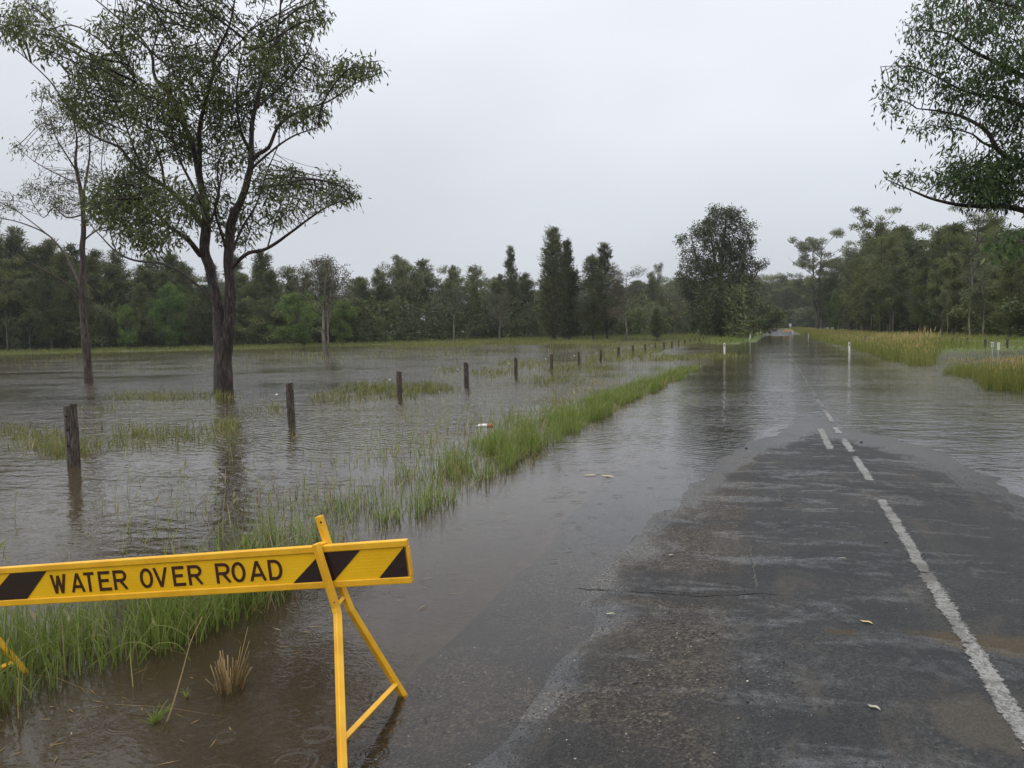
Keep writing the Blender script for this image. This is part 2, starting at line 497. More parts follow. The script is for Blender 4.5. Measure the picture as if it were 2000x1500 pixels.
# worn road paint
t = NT('worn_white_road_paint')
g = t.coords('Object')
chip = t.node('ShaderNodeTexVoronoi', Scale=95.0); t.link(g, chip.inputs['Vector'])
wear = t.math('ADD', t.math('MULTIPLY', t.noise(g, 7.0, 6, 0.7), 0.6), t.math('MULTIPLY', chip.outputs['Color'], 0.4))
wf = t.maprange(wear, 0.42, 0.60)
stain = t.maprange(t.noise(g, 1.6, 4), 0.5, 0.72)
pc = t.mixc(stain, (0.24, 0.24, 0.232), (0.15, 0.13, 0.10))
wf = t.math('MAXIMUM', wf, t.maprange(t.noise(g, 2.6, 5, 0.7), 0.53, 0.62))
c = t.mixc(t.math('MULTIPLY', wf, 0.82), pc, (0.07, 0.066, 0.06))
p = t.principled(c, 0.45, 0.35, t.bump(chip.outputs['Distance'], 0.6, 0.004))
gone = t.math('ADD', t.math('MULTIPLY', t.noise(g, 26.0, 6, 0.8), 0.62), t.math('MULTIPLY', t.noise(g, 4.0, 4, 0.6), 0.38))
gone = t.math('SUBTRACT', gone, t.math('MULTIPLY', t.maprange(t.attr('edge'), 0.0, 0.55, 0, 1, False), 0.17))
gf = t.maprange(gone, 0.385, 0.43)
trn = t.n.new('ShaderNodeBsdfTransparent'); mx = t.n.new('ShaderNodeMixShader')
t.link(gf, mx.inputs[0]); t.link(p.outputs[0], mx.inputs[1]); t.link(trn.outputs[0], mx.inputs[2]); t.link(mx.outputs[0], t.out.inputs[0])
M['paint'] = t.m

# ground: drowned soil and litter, short turf where it is above water
t = NT('muddy_ground')
g = t.coords('Object')
n1 = t.noise(g, 1.6, 6, 0.65, 0.5); n2 = t.noise(g, 18.0, 5, 0.7); n3 = t.noise(g, 0.5, 3)
mud = t.ramp(t.math('ADD', t.math('MULTIPLY', n1, 0.6), t.math('MULTIPLY', n2, 0.4)), [(0.3, (0.020, 0.013, 0.006)), (0.5, (0.052, 0.034, 0.016)), (0.7, (0.105, 0.076, 0.045))])
turf = t.ramp(t.math('ADD', t.math('MULTIPLY', n3, 0.5), t.math('MULTIPLY', n2, 0.5)), [(0.3, (0.035, 0.050, 0.014)), (0.5, (0.075, 0.105, 0.025)), (0.7, (0.12, 0.14, 0.045))])
sx = t.n.new('ShaderNodeSeparateXYZ'); t.link(g, sx.inputs[0])
up = t.maprange(sx.outputs['Z'], -0.02, 0.05)
t.principled(t.mixc(up, mud, turf), 0.8, 0.3, t.bump(n2, 0.8, 0.02))
M['ground'] = t.m

# flood water: clear reflection over a muddy body; depth attribute sets how much of the bed shows
t = NT('flood_water')
g = t.coords('Object')
dep = t.attr('depth')
T = t.math('POWER', 2.718, t.math('MULTIPLY', dep, -7.0))
n3 = t.noise(g, 0.35, 3)
silt = t.mixc(t.maprange(n3, 0.35, 0.65), (0.046, 0.034, 0.019), (0.066, 0.052, 0.031))
dif = t.n.new('ShaderNodeBsdfDiffuse'); t.link(silt, dif.inputs['Color'])
tra = t.n.new('ShaderNodeBsdfTransparent'); tra.inputs[0].default_value = (0.97, 0.93, 0.86, 1)
body = t.n.new('ShaderNodeMixShader')
t.link(T, body.inputs[0]); t.link(dif.outputs[0], body.inputs[1]); t.link(tra.outputs[0], body.inputs[2])
# waves
wave_amt = t.attr('chop')
def wnoise(scale3, sc, det, rot=0.0, dist=0.0):
    return t.noise(t.coords('Object', scale3, (0, 0, rot)), sc, det, 0.5, dist)
wA = wnoise((1.0, 1.9, 1), 3.0, 3, -0.35, 0.3)
wB = wnoise((1.0, 1.3, 1), 9.0, 2, 0.3, 0.2)
wC = wnoise((0.7, 1.2, 1), 1.0, 2, -0.3)
bands = t.maprange(wnoise((0.13, 0.24, 1), 1.0, 4, -0.3), 0.34, 0.64, 0.30, 1.15)
wv = t.node('ShaderNodeTexWave', Scale=2.2, Distortion=2.5, Detail=2.0)
wv.inputs['Detail Scale'].default_value = 0.5
wv.bands_direction = 'Y'
t.link(t.coords('Object', (1, 1, 1), (0, 0, 0.42)), wv.inputs['Vector'])
h = t.math('ADD', t.math('MULTIPLY', wA, 0.045), t.math('MULTIPLY', wB, 0.014))
h = t.math('ADD', h, t.math('MULTIPLY', wC, 0.05))
h = t.math('ADD', h, t.math('MULTIPLY', wv.outputs['Fac'], t.math('MULTIPLY', t.attr('swell'), 0.010)))
h = t.math('MULTIPLY', t.math('SUBTRACT', h, 0.056), t.math('MULTIPLY', bands, wave_amt))
# rain rings
def rings(scale, k, amp, seedv, keep):
    x = t.n.new('ShaderNodeTexVoronoi'); x.voronoi_dimensions = '2D'; x.inputs['Scale'].default_value = scale
    x.inputs['Randomness'].default_value = 0.9
    mpp = t.n.new('ShaderNodeMapping'); mpp.inputs['Location'].default_value = (seedv, seedv * 1.7, 0)
    t.link(g, mpp.inputs[0]); t.link(mpp.outputs[0], x.inputs['Vector'])
    sc = t.n.new('ShaderNodeSeparateColor'); t.link(x.outputs['Color'], sc.inputs[0])
    dm = t.math('DIVIDE', x.outputs['Distance'], scale)           # metres
    rad = t.math('ADD', t.math('MULTIPLY', sc.outputs[0], 0.30 / scale), 0.05 / scale)
    q = t.math('DIVIDE', t.math('SUBTRACT', dm, rad), 0.05 / scale)
    env = t.math('POWER', 2.718, t.math('MULTIPLY', t.math('MULTIPLY', q, q), -1.0))
    s = t.math('SINE', t.math('MULTIPLY', dm, k))
    on = t.math('GREATER_THAN', sc.outputs[1], keep)
    fade = t.math('SUBTRACT', 1.0, t.math('MULTIPLY', sc.outputs[0], 0.6))
    return t.math('MULTIPLY', t.math('MULTIPLY', t.math('MULTIPLY', s, env), t.math('MULTIPLY', on, fade)), amp)
rr = t.math('ADD', rings(3.0, 300.0, 0.00060, 1.3, 0.40), rings(7.0, 600.0, 0.00026, 5.1, 0.25))
rr = t.math('ADD', rr, rings(1.6, 170.0, 0.0007, 3.2, 0.62))
fine = t.math('MULTIPLY', wnoise((1, 1.4, 1), 26.0, 2), 0.0010)
h = t.math('ADD', h, t.math('ADD', rr, fine))
nb = t.n.new('ShaderNodeBump'); nb.inputs['Strength'].default_value = 1.0; nb.inputs['Distance'].default_value = 1.0
t.link(h, nb.inputs['Height'])
glo = t.n.new('ShaderNodeBsdfGlossy'); t.link(t.attr('subwave'), glo.inputs['Roughness'])
glo.inputs['Color'].default_value = (0.97, 0.97, 0.97, 1)
t.link(nb.outputs[0], glo.inputs['Normal'])
fr = t.n.new('ShaderNodeFresnel'); fr.inputs['IOR'].default_value = 1.33; t.link(nb.outputs[0], fr.inputs['Normal'])
mx = t.n.new('ShaderNodeMixShader')
t.link(fr.outputs[0], mx.inputs[0]); t.link(body.outputs[0], mx.inputs[1]); t.link(glo.outputs[0], mx.inputs[2])
t.link(mx.outputs[0], t.out.inputs[0])
M['water'] = t.m

# ------------------------------------------------------------------ terrain
U_CROWN = 0.60
def uc(v):                                        # the road bends left far away
    return -np.clip(v - 215, 0, None) ** 2 * 0.0016
def crown_h(v):
    return np.interp(v, [-10, 3, 7.5, 11.5, 15.5, 22, 35, 80, 112, 127, 170, 260, 500],
                     [0.05, 0.047, 0.043, 0.028, 0.0, -0.065, -0.13, -0.16, -0.06, 0.02, 0.22, 0.5, 0.9])
def road_z(u, v):
    du = u - U_CROWN - uc(v)
    z = crown_h(v) - np.where(du < 0, 0.0315, 0.025) * np.abs(du) + 0.003
    z = z + 0.013 * fbm(u * 0.55, v * 0.30, 3, 3) * smooth(0, 3, v + 3)
    z = z + 0.006 * fbm(u * 2.6, v * 1.9, 9, 3)
    return z
RL, RR = -1.80, 4.0
def forest_line(u):
    return np.interp(u, [-400, -200, -97, -61, -45, -14, -9, -5], [20, 40, 74, 91, 122, 130, 100, 78])
def ground_z(u, v):
    base = np.interp(u - uc(v), [-400, -60, -12, -8, -6, -5, -4, -3.4, -2.9, -2.4, RL - 0.02, RL + 0.3, RR - 0.3, RR + 0.02, 4.5, 5.2, 7, 12, 40, 400],
                     [-0.45, -0.45, -0.40, -0.34, -0.22, -0.15, -0.085, -0.075, -0.10, -0.075, -0.04, -0.12, -0.12, -0.09, -0.11, -0.06, 0.02, 0.12, 0.25, 0.6])
    # roadside ground follows the road's rise and fall
    near = smooth(-9, -2.5, u - uc(v)) * (1 - smooth(5, 9, u - uc(v)))
    base = base + near * np.interp(v, [0, 16, 40, 80, 127, 170, 260, 500], [0.0, -0.02, -0.10, -0.06, 0.03, 0.25, 0.5, 0.9])
    # left verge rises out of the water beyond the fence's end
    lv = smooth(70, 95, v) * (u < 0)
    base = base + lv * smooth(-14, -3.2, u) * 0.25
    # forest bank on the left
    fl = v - forest_line(u)
    bank = smooth(-9, 0, fl) * (u < -3)
    base = np.where(bank > 0, base * (1 - bank) + bank * (0.08 + 0.004 * np.clip(fl, 0, 150)), base)
    far = smooth(190, 320, v)
    base = base * (1 - far) + far * np.maximum(base, 0.5)
    # the drowned driveway on the right
    inlet = smooth(30, 32, v) * (1 - smooth(43, 48, v - 0.35 * np.clip(u - 5, 0, 30))) * smooth(-.6, .6, u - (.18 * v - .3)) * (1 - smooth(15, 26, u))
    base = base * (1 - inlet) + inlet * -0.16
    base = base + 0.05 * fbm(u * 0.35, v * 0.35, 21, 3) * smooth(2.0, 5.0, np.abs(u - 1.0)) + 0.015 * fbm(u * 2, v * 2, 5, 2)
    inroad = (u > RL + uc(v) + 0.1) & (u < RR + uc(v) - 0.1)
    base = np.where(inroad, np.minimum(base, road_z(u, v) - 0.05), base)
    return base

def axis(lo, hi, fine_lo, fine_hi, step, grow):
    a = list(np.arange(fine_lo, fine_hi + 1e-6, step))
    s = step
    while a[-1] < hi: s *= grow; a.append(a[-1] + s)
    s = step
    b = [fine_lo]
    while b[-1] > lo: s *= grow; b.append(b[-1] - s)
    return np.array(b[:0:-1] + a)
us = axis(-900, 900, -6.5, 6.5, 0.11, 1.09)
vs2 = axis(-60, 1500, -1.0, 19.0, 0.11, 1.035)
ground = link('ground', grid_mesh('ground', us, vs2, ground_z), M['ground'])
props(ground, 'muddy flooded paddock and verge ground with turf where it rises above water', None, None, 'structure')

def depth_attr(u, v):
    z = ground_z(u, v)
    inroad = (u > RL + uc(v)) & (u < RR + uc(v))
    z = np.where(inroad, road_z(u, v), z)
    return np.clip(-z, 0, 2)
water_me = grid_mesh('water', us, vs2, lambda u, v: 0 * u, depth_attr, 'depth', True)
UU, VV = np.meshgrid(us, vs2)
calm_near = np.exp(-((UU + 2.0) / 1.6) ** 2) * (1 - smooth(7, 12, VV))
chop = 0.30 + 0.70 * smooth(7, 20, np.hypot(UU, VV))
chop = chop * (1 - 0.75 * calm_near)
chop = chop * np.where(UU < -8, 0.30 + 0.70 * smooth(2, 50, forest_line(UU) - VV), 1.0)
onroad = smooth(-4.2, -2.2, UU) * (1 - smooth(3.4, 6.0, UU))
chop = chop * (1 - onroad) + chop * onroad * np.interp(VV, [0, 9, 20, 45, 80], [.48, .50, .42, .17, .11])
a = water_me.attributes.new('chop', 'FLOAT', 'POINT'); a.data.foreach_set('value', chop.ravel().astype(np.float32))
sw = smooth(-4.4, -5.6, UU) * smooth(8, 11, VV) * (1 - smooth(20, 30, VV)) * smooth(-12, -9, UU)
sw = sw + smooth(-3.0, -2.6, UU) * smooth(8, 11, VV) * (1 - smooth(0.0, 0.8, UU)) * (1 - smooth(16, 24, VV)) * 0.9
a = water_me.attributes.new('swell', 'FLOAT', 'POINT'); a.data.foreach_set('value', sw.ravel().astype(np.float32))
a = water_me.attributes.new('subwave', 'FLOAT', 'POINT'); a.data.foreach_set('value', (0.03 + 0.035 * smooth(10, 70, np.hypot(UU, VV))).ravel().astype(np.float32))
water = link('flood_water', water_me, M['water'])
props(water, 'brown rippled flood water over paddock and road', None, None, 'structure')

# road as its own sheet with ragged edges
nvv = np.concatenate([np.arange(-3, 30, 0.09), np.geomspace(30, 420, 150)[1:]])
tt = np.linspace(0, 1, 70)
TT, VV2 = np.meshgrid(tt, nvv)
eL = RL + uc(VV2) + 0.16 * fbm(VV2 * 0.7, VV2 * 0, 31, 3); eR = RR + uc(VV2) + 0.16 * fbm(VV2 * 0.7, VV2 * 0 + 5, 37, 3)
UU2 = eL + (eR - eL) * TT
ZZ2 = road_z(UU2, VV2)
ZZ2[:, 0] -= 0.06; ZZ2[:, -1] -= 0.06
nu, nv = len(tt), len(nvv)
i = np.arange(nu - 1)[None, :] + nu * np.arange(nv - 1)[:, None]
F = np.stack([i, i + 1, i + 1 + nu, i + nu], -1).reshape(-1, 4)
road = link('road', mesh_quads('road', np.stack([UU2.ravel(), VV2.ravel(), ZZ2.ravel()], 1), F, True), M['asphalt'])
props(road, 'wet worn asphalt road running under the flood water', None, None, 'structure')

# centre line: worn strokes laid on the road
def line_strip(v0, v1, c, w=0.10, seed=0):
    n = max(4, int((v1 - v0) / 0.05)); v = np.linspace(v0, v1, n); k = 5
    wob = 0.012 * fbm(v * 0.9, v * 0, 51, 2)
    ed = lambda s: 0.013 * fbm(v * 7, v * 0 + s * 9 + seed, 61, 3)
    endt = np.minimum(1, np.minimum(v - v0, v1 - v) / 0.05 + 0.6)
    L = c + wob - w / 2 * endt + ed(1) + uc(v); Rr = c + wob + w / 2 * endt + ed(2) + uc(v)
    s = np.linspace(0, 1, k)[None, :]
    U = L[:, None] + (Rr - L)[:, None] * s; Vv = np.repeat(v[:, None], k, 1)
    Z = road_z(U, Vv) + 0.004
    i = np.arange(k - 1)[None, :] + k * np.arange(n - 1)[:, None]
    F = np.stack([i, i + 1, i + 1 + k, i + k], -1).reshape(-1, 4)
    edge = np.minimum(s * np.ones_like(U), 1 - s * np.ones_like(U)) * 2
    edge = np.minimum(edge, (np.minimum(v - v0, v1 - v) / .12)[:, None])
    return np.stack([U.ravel(), Vv.ravel(), Z.ravel()], 1), F, np.clip(edge, 0, 1).ravel()
def px_v(px, py): return float(P(px, py)[1])
CL = float(np.mean([P(*q)[0] for q in ((1985, 1400), (1830, 1155), (1710, 965), (1640, 860))]))
segs = [(1.2, px_v(1727, 982)), (px_v(1704, 946), px_v(1664, 895)),
        (px_v(1661, 888), px_v(1640, 858)), (px_v(1634, 849), px_v(1622, 834)), (px_v(1614, 824), px_v(1600, 797)), (px_v(1599, 794), px_v(1590, 776))]
v = px_v(1588, 770)
for k in range(18):
    segs.append((v, v + 3.2)); v += 3.6
segs += [(130 + 12 * k, 139 + 12 * k) for k in range(14)]
for k, (v0, v1) in enumerate(segs):
    V, F, E = line_strip(v0, v1, CL, 0.118, k)
    o = link('road_marking', mesh_quads('road_marking', V, F, True, E, 'edge'), M['paint'], road)
V, F, E = line_strip(px_v(1628, 884), px_v(1600, 838), CL - 0.25, 0.13, 77)
link('road_marking', mesh_quads('road_marking', V, F, True, E, 'edge'), M['paint'], road)

# a crack across the lane, and the worn lip of an old patch beside the lane seam
def road_strip(pxs, w, mat, name, seed):
    pts = np.array([P(x, y, .03)[:2] for x, y in pxs]); rs = resample(np.hstack([pts, np.zeros((len(pts), 2))]), .03)[:, :2]
    n_ = len(rs); rs = rs + .022 * np.stack([fbm(np.arange(n_) * .5, np.zeros(n_), seed, 3), fbm(np.arange(n_) * .5, np.zeros(n_) + 9, seed, 3)], 1)
    T_ = np.gradient(rs, axis=0); T_ /= np.linalg.norm(T_, axis=1)[:, None]; N_ = np.stack([-T_[:, 1], T_[:, 0]], 1)
    ww = w * (.35 + 1.1 * np.abs(fbm(np.arange(n_) * .35, np.zeros(n_) + 3, seed + 1, 3)))[:, None] * np.minimum(1, np.minimum(np.arange(n_), n_ - 1 - np.arange(n_)) / 6.0)[:, None]
    L_, R_ = rs - N_ * ww, rs + N_ * ww
    V_ = np.stack([np.column_stack([L_, road_z(L_[:, 0], L_[:, 1]) + .003]), np.column_stack([R_, road_z(R_[:, 0], R_[:, 1]) + .003])], 1).reshape(-1, 3)
    i_ = np.arange(n_ - 1) * 2
    link(name, mesh_quads(name, V_, np.stack([i_, i_ + 1, i_ + 3, i_ + 2], 1)), mat, road)
t = NT('dark_crack'); t.principled((0.012, 0.011, 0.010, 1), 0.8, 0.2); M['crack'] = t.m  # even near-black colour for the crack strip, and speckled chip for the lip
t = NT('pale_worn_chip'); t.principled(t.ramp(t.noise(t.coords('Object'), 60.0, 4, 0.8), [(0.45, (0.03, 0.028, 0.025)), (0.68, (0.14, 0.128, 0.105))]), 0.55, 0.3); M['worn'] = t.m
road_strip([(1060, 1128), (1130, 1141), (1210, 1146), (1290, 1154), (1390, 1160), (1480, 1158), (1560, 1166)], .006, M['crack'], 'crack', 3)
road_strip([(1250, 1142), (1330, 1150), (1400, 1156)], .008, M['worn'], 'worn_edge', 9)
road_strip([(1462, 1050), (1470, 1090), (1474, 1130), (1476, 1150)], .009, M['worn'], 'worn_edge', 5)

# ------------------------------------------------------------------ trees: space colonisation for the near ones
def cards(C, Dv, L, W, rng, curve=0.0, roll=None):
    """rhombic leaves: C centres (base), Dv directions, L lengths, W widths -> V,F"""
    n = len(C)
    Dv = Dv / (np.linalg.norm(Dv, axis=1)[:, None] + 1e-9)
    rnd = rng.normal(size=(n, 3)) if roll is None else roll
    S = np.cross(Dv, rnd); S /= np.linalg.norm(S, axis=1)[:, None] + 1e-9
    L = np.broadcast_to(L, (n,))[:, None]; W = np.broadcast_to(W, (n,))[:, None]
    N = np.cross(Dv, S)
    a = C; b = C + Dv * L * 0.45 + S * W * 0.5 + N * L * curve; d = C + Dv * L * 0.45 - S * W * 0.5 + N * L * curve; c = C + Dv * L
    V = np.stack([a, b, c, d], 1).reshape(-1, 3)
    F = np.arange(4 * n).reshape(n, 4)
    return V, F

def colonise(seeds, parents_radius, A, step, influence, kill, iters, rng, wob=0.15, tropism=(0, 0, 0.05)):
    """seeds: (n,3) existing nodes. returns nodes, parent idx (seeds have -1)"""
    N = [np.asarray(seeds, float)]
    par = [np.full(len(seeds), -1)]
    nodes = N[0]
    parent = par[0]
    best_i = np.zeros(len(A), int); best_d = np.full(len(A), 1e9)
    def upd(new, off):
        nonlocal best_i, best_d
        for s in range(0, len(new), 400):
            blk = new[s:s + 400]
            d = ((A[:, None, :] - blk[None]) ** 2).sum(-1)
            j = d.argmin(1); dd = d[np.arange(len(A)), j]
            m_ = dd < best_d
            best_d = np.where(m_, dd, best_d); best_i = np.where(m_, j + off + s, best_i)
    upd(nodes, 0)
    trop = np.array(tropism)
    for it in range(iters):
        act = best_d < influence ** 2
        if not act.any() or len(A) == 0: break
        ids = best_i[act]
        dv = A[act] - nodes[ids]; dv /= np.linalg.norm(dv, axis=1)[:, None] + 1e-9
        uq, inv = np.unique(ids, return_inverse=True)
        acc = np.zeros((len(uq), 3)); np.add.at(acc, inv, dv)
        acc += rng.normal(size=acc.shape) * wob * np.sqrt(np.maximum(1, np.linalg.norm(acc, axis=1)))[:, None]
        acc /= np.linalg.norm(acc, axis=1)[:, None] + 1e-9
        acc += trop
        acc /= np.linalg.norm(acc, axis=1)[:, None] + 1e-9
        new = nodes[uq] + acc * step
        off = len(nodes)
        nodes = np.concatenate([nodes, new]); parent = np.concatenate([parent, uq])
        upd(new, off)
        keep = best_d > kill ** 2
        A = A[keep]; best_d = best_d[keep]; best_i = best_i[keep]
    return nodes, parent

def grow_tree(limbs, clumps, Zt, depth_spread, n_attr, step, rng, influence=2.2, kill=0.24, iters=70, tip=0.0055, expo=2.5, capr=0.055, tropism=(0, 0, 0.05), wobble=0.3):
    """limbs: list of [(px,py,dz,r),...]; clumps [(cx,cy,rx,ry,w)]. returns limb polylines + twig tubes + leaf anchor nodes"""
    polys, seeds, srad = [], [], []
    for lb in limbs:
        pts = np.array([list(D(x, y, Zt + dz)) + [r * (0.84 if 0 < r < .13 else 1.0)] for x, y, dz, r in lb])
        rs = resample(pts, step * 1.0)
        rs[:, :3] += np.stack([fbm(np.arange(len(rs)) * 0.21, np.full(len(rs), k * 3.1 + len(polys)), 5 + k, 2) for k in range(3)], 1) * np.minimum(0.10, rs[:, 3:4] * 0.8)*.6 
        polys.append(rs)
        m_ = rs[:, 3] < capr * 3.5
        seeds.append(rs[m_][:, :3]); srad.append(rs[m_][:, 3])
    seeds = np.concatenate(seeds)
    W = np.array([c[4] * c[2] * c[3] for c in clumps], float); W /= W.sum()
    idx = rng.choice(len(clumps), n_attr, p=W)
    cl = np.array(clumps, float)[idx]
    d = rng.normal(size=(n_attr, 3)); d /= np.linalg.norm(d, axis=1)[:, None]
    d *= rng.random((n_attr, 1)) ** (1 / 2.6)
    dsp = np.minimum(depth_spread, (cl[:, 2] / FPX * Zt) * 1.5)
    cen = np.array([((c[0] * 0.37) % 1.0 - 0.5) * 2 for c in clumps])[idx] * (depth_spread * 0.75)
    if len(clumps[0]) > 5: cen = cl[:, 5]
    A = np.array([D(cl[i, 0] + d[i, 0] * cl[i, 2], cl[i, 1] + d[i, 1] * cl[i, 3], Zt + cen[i] + d[i, 2] * dsp[i]) for i in range(n_attr)])
    nodes, parent = colonise(seeds, None, A, step, influence, kill, iters, rng, wobble, tropism)
    n = len(nodes); ns = len(seeds)
    kids = np.zeros(n, int)
    np.add.at(kids, parent[ns:], 1)
    acc = np.zeros(n)
    height = np.zeros(n, int)
    for i in range(n - 1, ns - 1, -1):
        if kids[i] == 0: acc[i] = tip ** expo
        p_ = parent[i]
        acc[p_] += acc[i]; height[p_] = max(height[p_], height[i] + 1)
    rad = np.minimum(acc ** (1 / expo), capr)
    rad[:ns] = np.minimum(rad[:ns], capr)
    # chains
    ch = [[] for _ in range(n)]
    for i in range(ns, n): ch[parent[i]].append(i)
    parts = []
    for i in range(n):
        starts = ch[i] if i < ns else ch[i][1:]
        for s in starts:
            path = [i, s]
            while ch[path[-1]]: path.append(ch[path[-1]][0])
            pp = nodes[path]; r_ = rad[path].copy(); r_[0] = r_[1]
            if len(pp) > 2:
                pp = pp.copy(); pp[1:-1] = pp[1:-1] * 0.5 + (pp[:-2] + pp[2:]) * 0.25
            parts.append(tube(pp, np.maximum(r_, tip), 4 if r_[1] > 0.02 else 3, False))
    V, F = merge(parts)
    tips = np.arange(ns, n)[height[ns:] <= 5]
    dirs = nodes[tips] - nodes[parent[tips]]
    return polys, (V, F), nodes[tips], dirs, height[tips]

def leaf_mesh(name, pts, dirs, per, L, W, rng, droop=0.75, jitter=0.08, dens=None):
    rep = rng.poisson(per, len(pts)) if dens is None else rng.poisson(per * dens)
    idx = np.repeat(np.arange(len(pts)), rep)
    n = len(idx)
    C = pts[idx] + rng.normal(size=(n, 3)) * jitter
    dn = dirs[idx] / (np.linalg.norm(dirs[idx], axis=1)[:, None] + 1e-9)
    Dv = dn * 0.35 + rng.normal(size=(n, 3)) * 0.55 + np.array([0, 0, -droop])
    Ls = L * rng.uniform(0.45, 1.35, n)
    V, F = cards(C, Dv, Ls, W * rng.uniform(0.7, 1.2, n), rng, 0.06)
    patch = 0.5 + 0.5 * np.clip(fbm(pts[:, 0] * 0.9 + 7, pts[:, 2] * 0.9 + pts[:, 1] * 0.6, 77, 2) * 1.3, -1, 1)
    tint = np.clip(patch[idx] * 0.75 + rng.normal(size=n) * 0.20, 0, 1)
    return mesh_quads(name, V, F, False, np.repeat(tint, 4))

def big_tree(name, label, limbs, clumps, Zt, spread, n_attr, step, bark, leafm, per, L, W, seed, base, **kw):
    rg = np.random.default_rng(seed)
    dens_fn = kw.pop('dens', None); droop = kw.pop('droop', 0.75)
    polys, (V, F), tp, dr, hh = grow_tree(limbs, clumps, Zt, spread, n_attr, step, rg, **kw)
    t = empty(name, base)
    props(t, label, 'tree')
    off = np.array(base)
    for k, rs in enumerate(polys):
        sides = 18 if rs[0, 3] > 0.15 else (10 if rs[0, 3] > 0.06 else 7)
        Vt, Ft = tube(rs[:, :3] - off, rs[:, 3], sides, True, 0.16 if rs[0, 3] > 0.12 else 0.08, seed + k)
        link('trunk' if k == 0 else 'limb', mesh_py('limb', Vt, fix_tris(Ft), True), bark, t)
    props(link('twig_mass', mesh_quads('twig_mass', V - off, F, True), bark, t), kind='stuff')
    dens = np.clip(0.95 + 2.0 * (fbm(tp[:, 0] * .75 + tp[:, 1] * .3, tp[:, 2] * .95 + tp[:, 1] * .45, seed, 2)), .35, 2.0)
    props(link('foliage', leaf_mesh('foliage', tp - off, dr, per, L, W, rg, droop, L * .7, dens), leafm, t), kind='stuff')
    return t

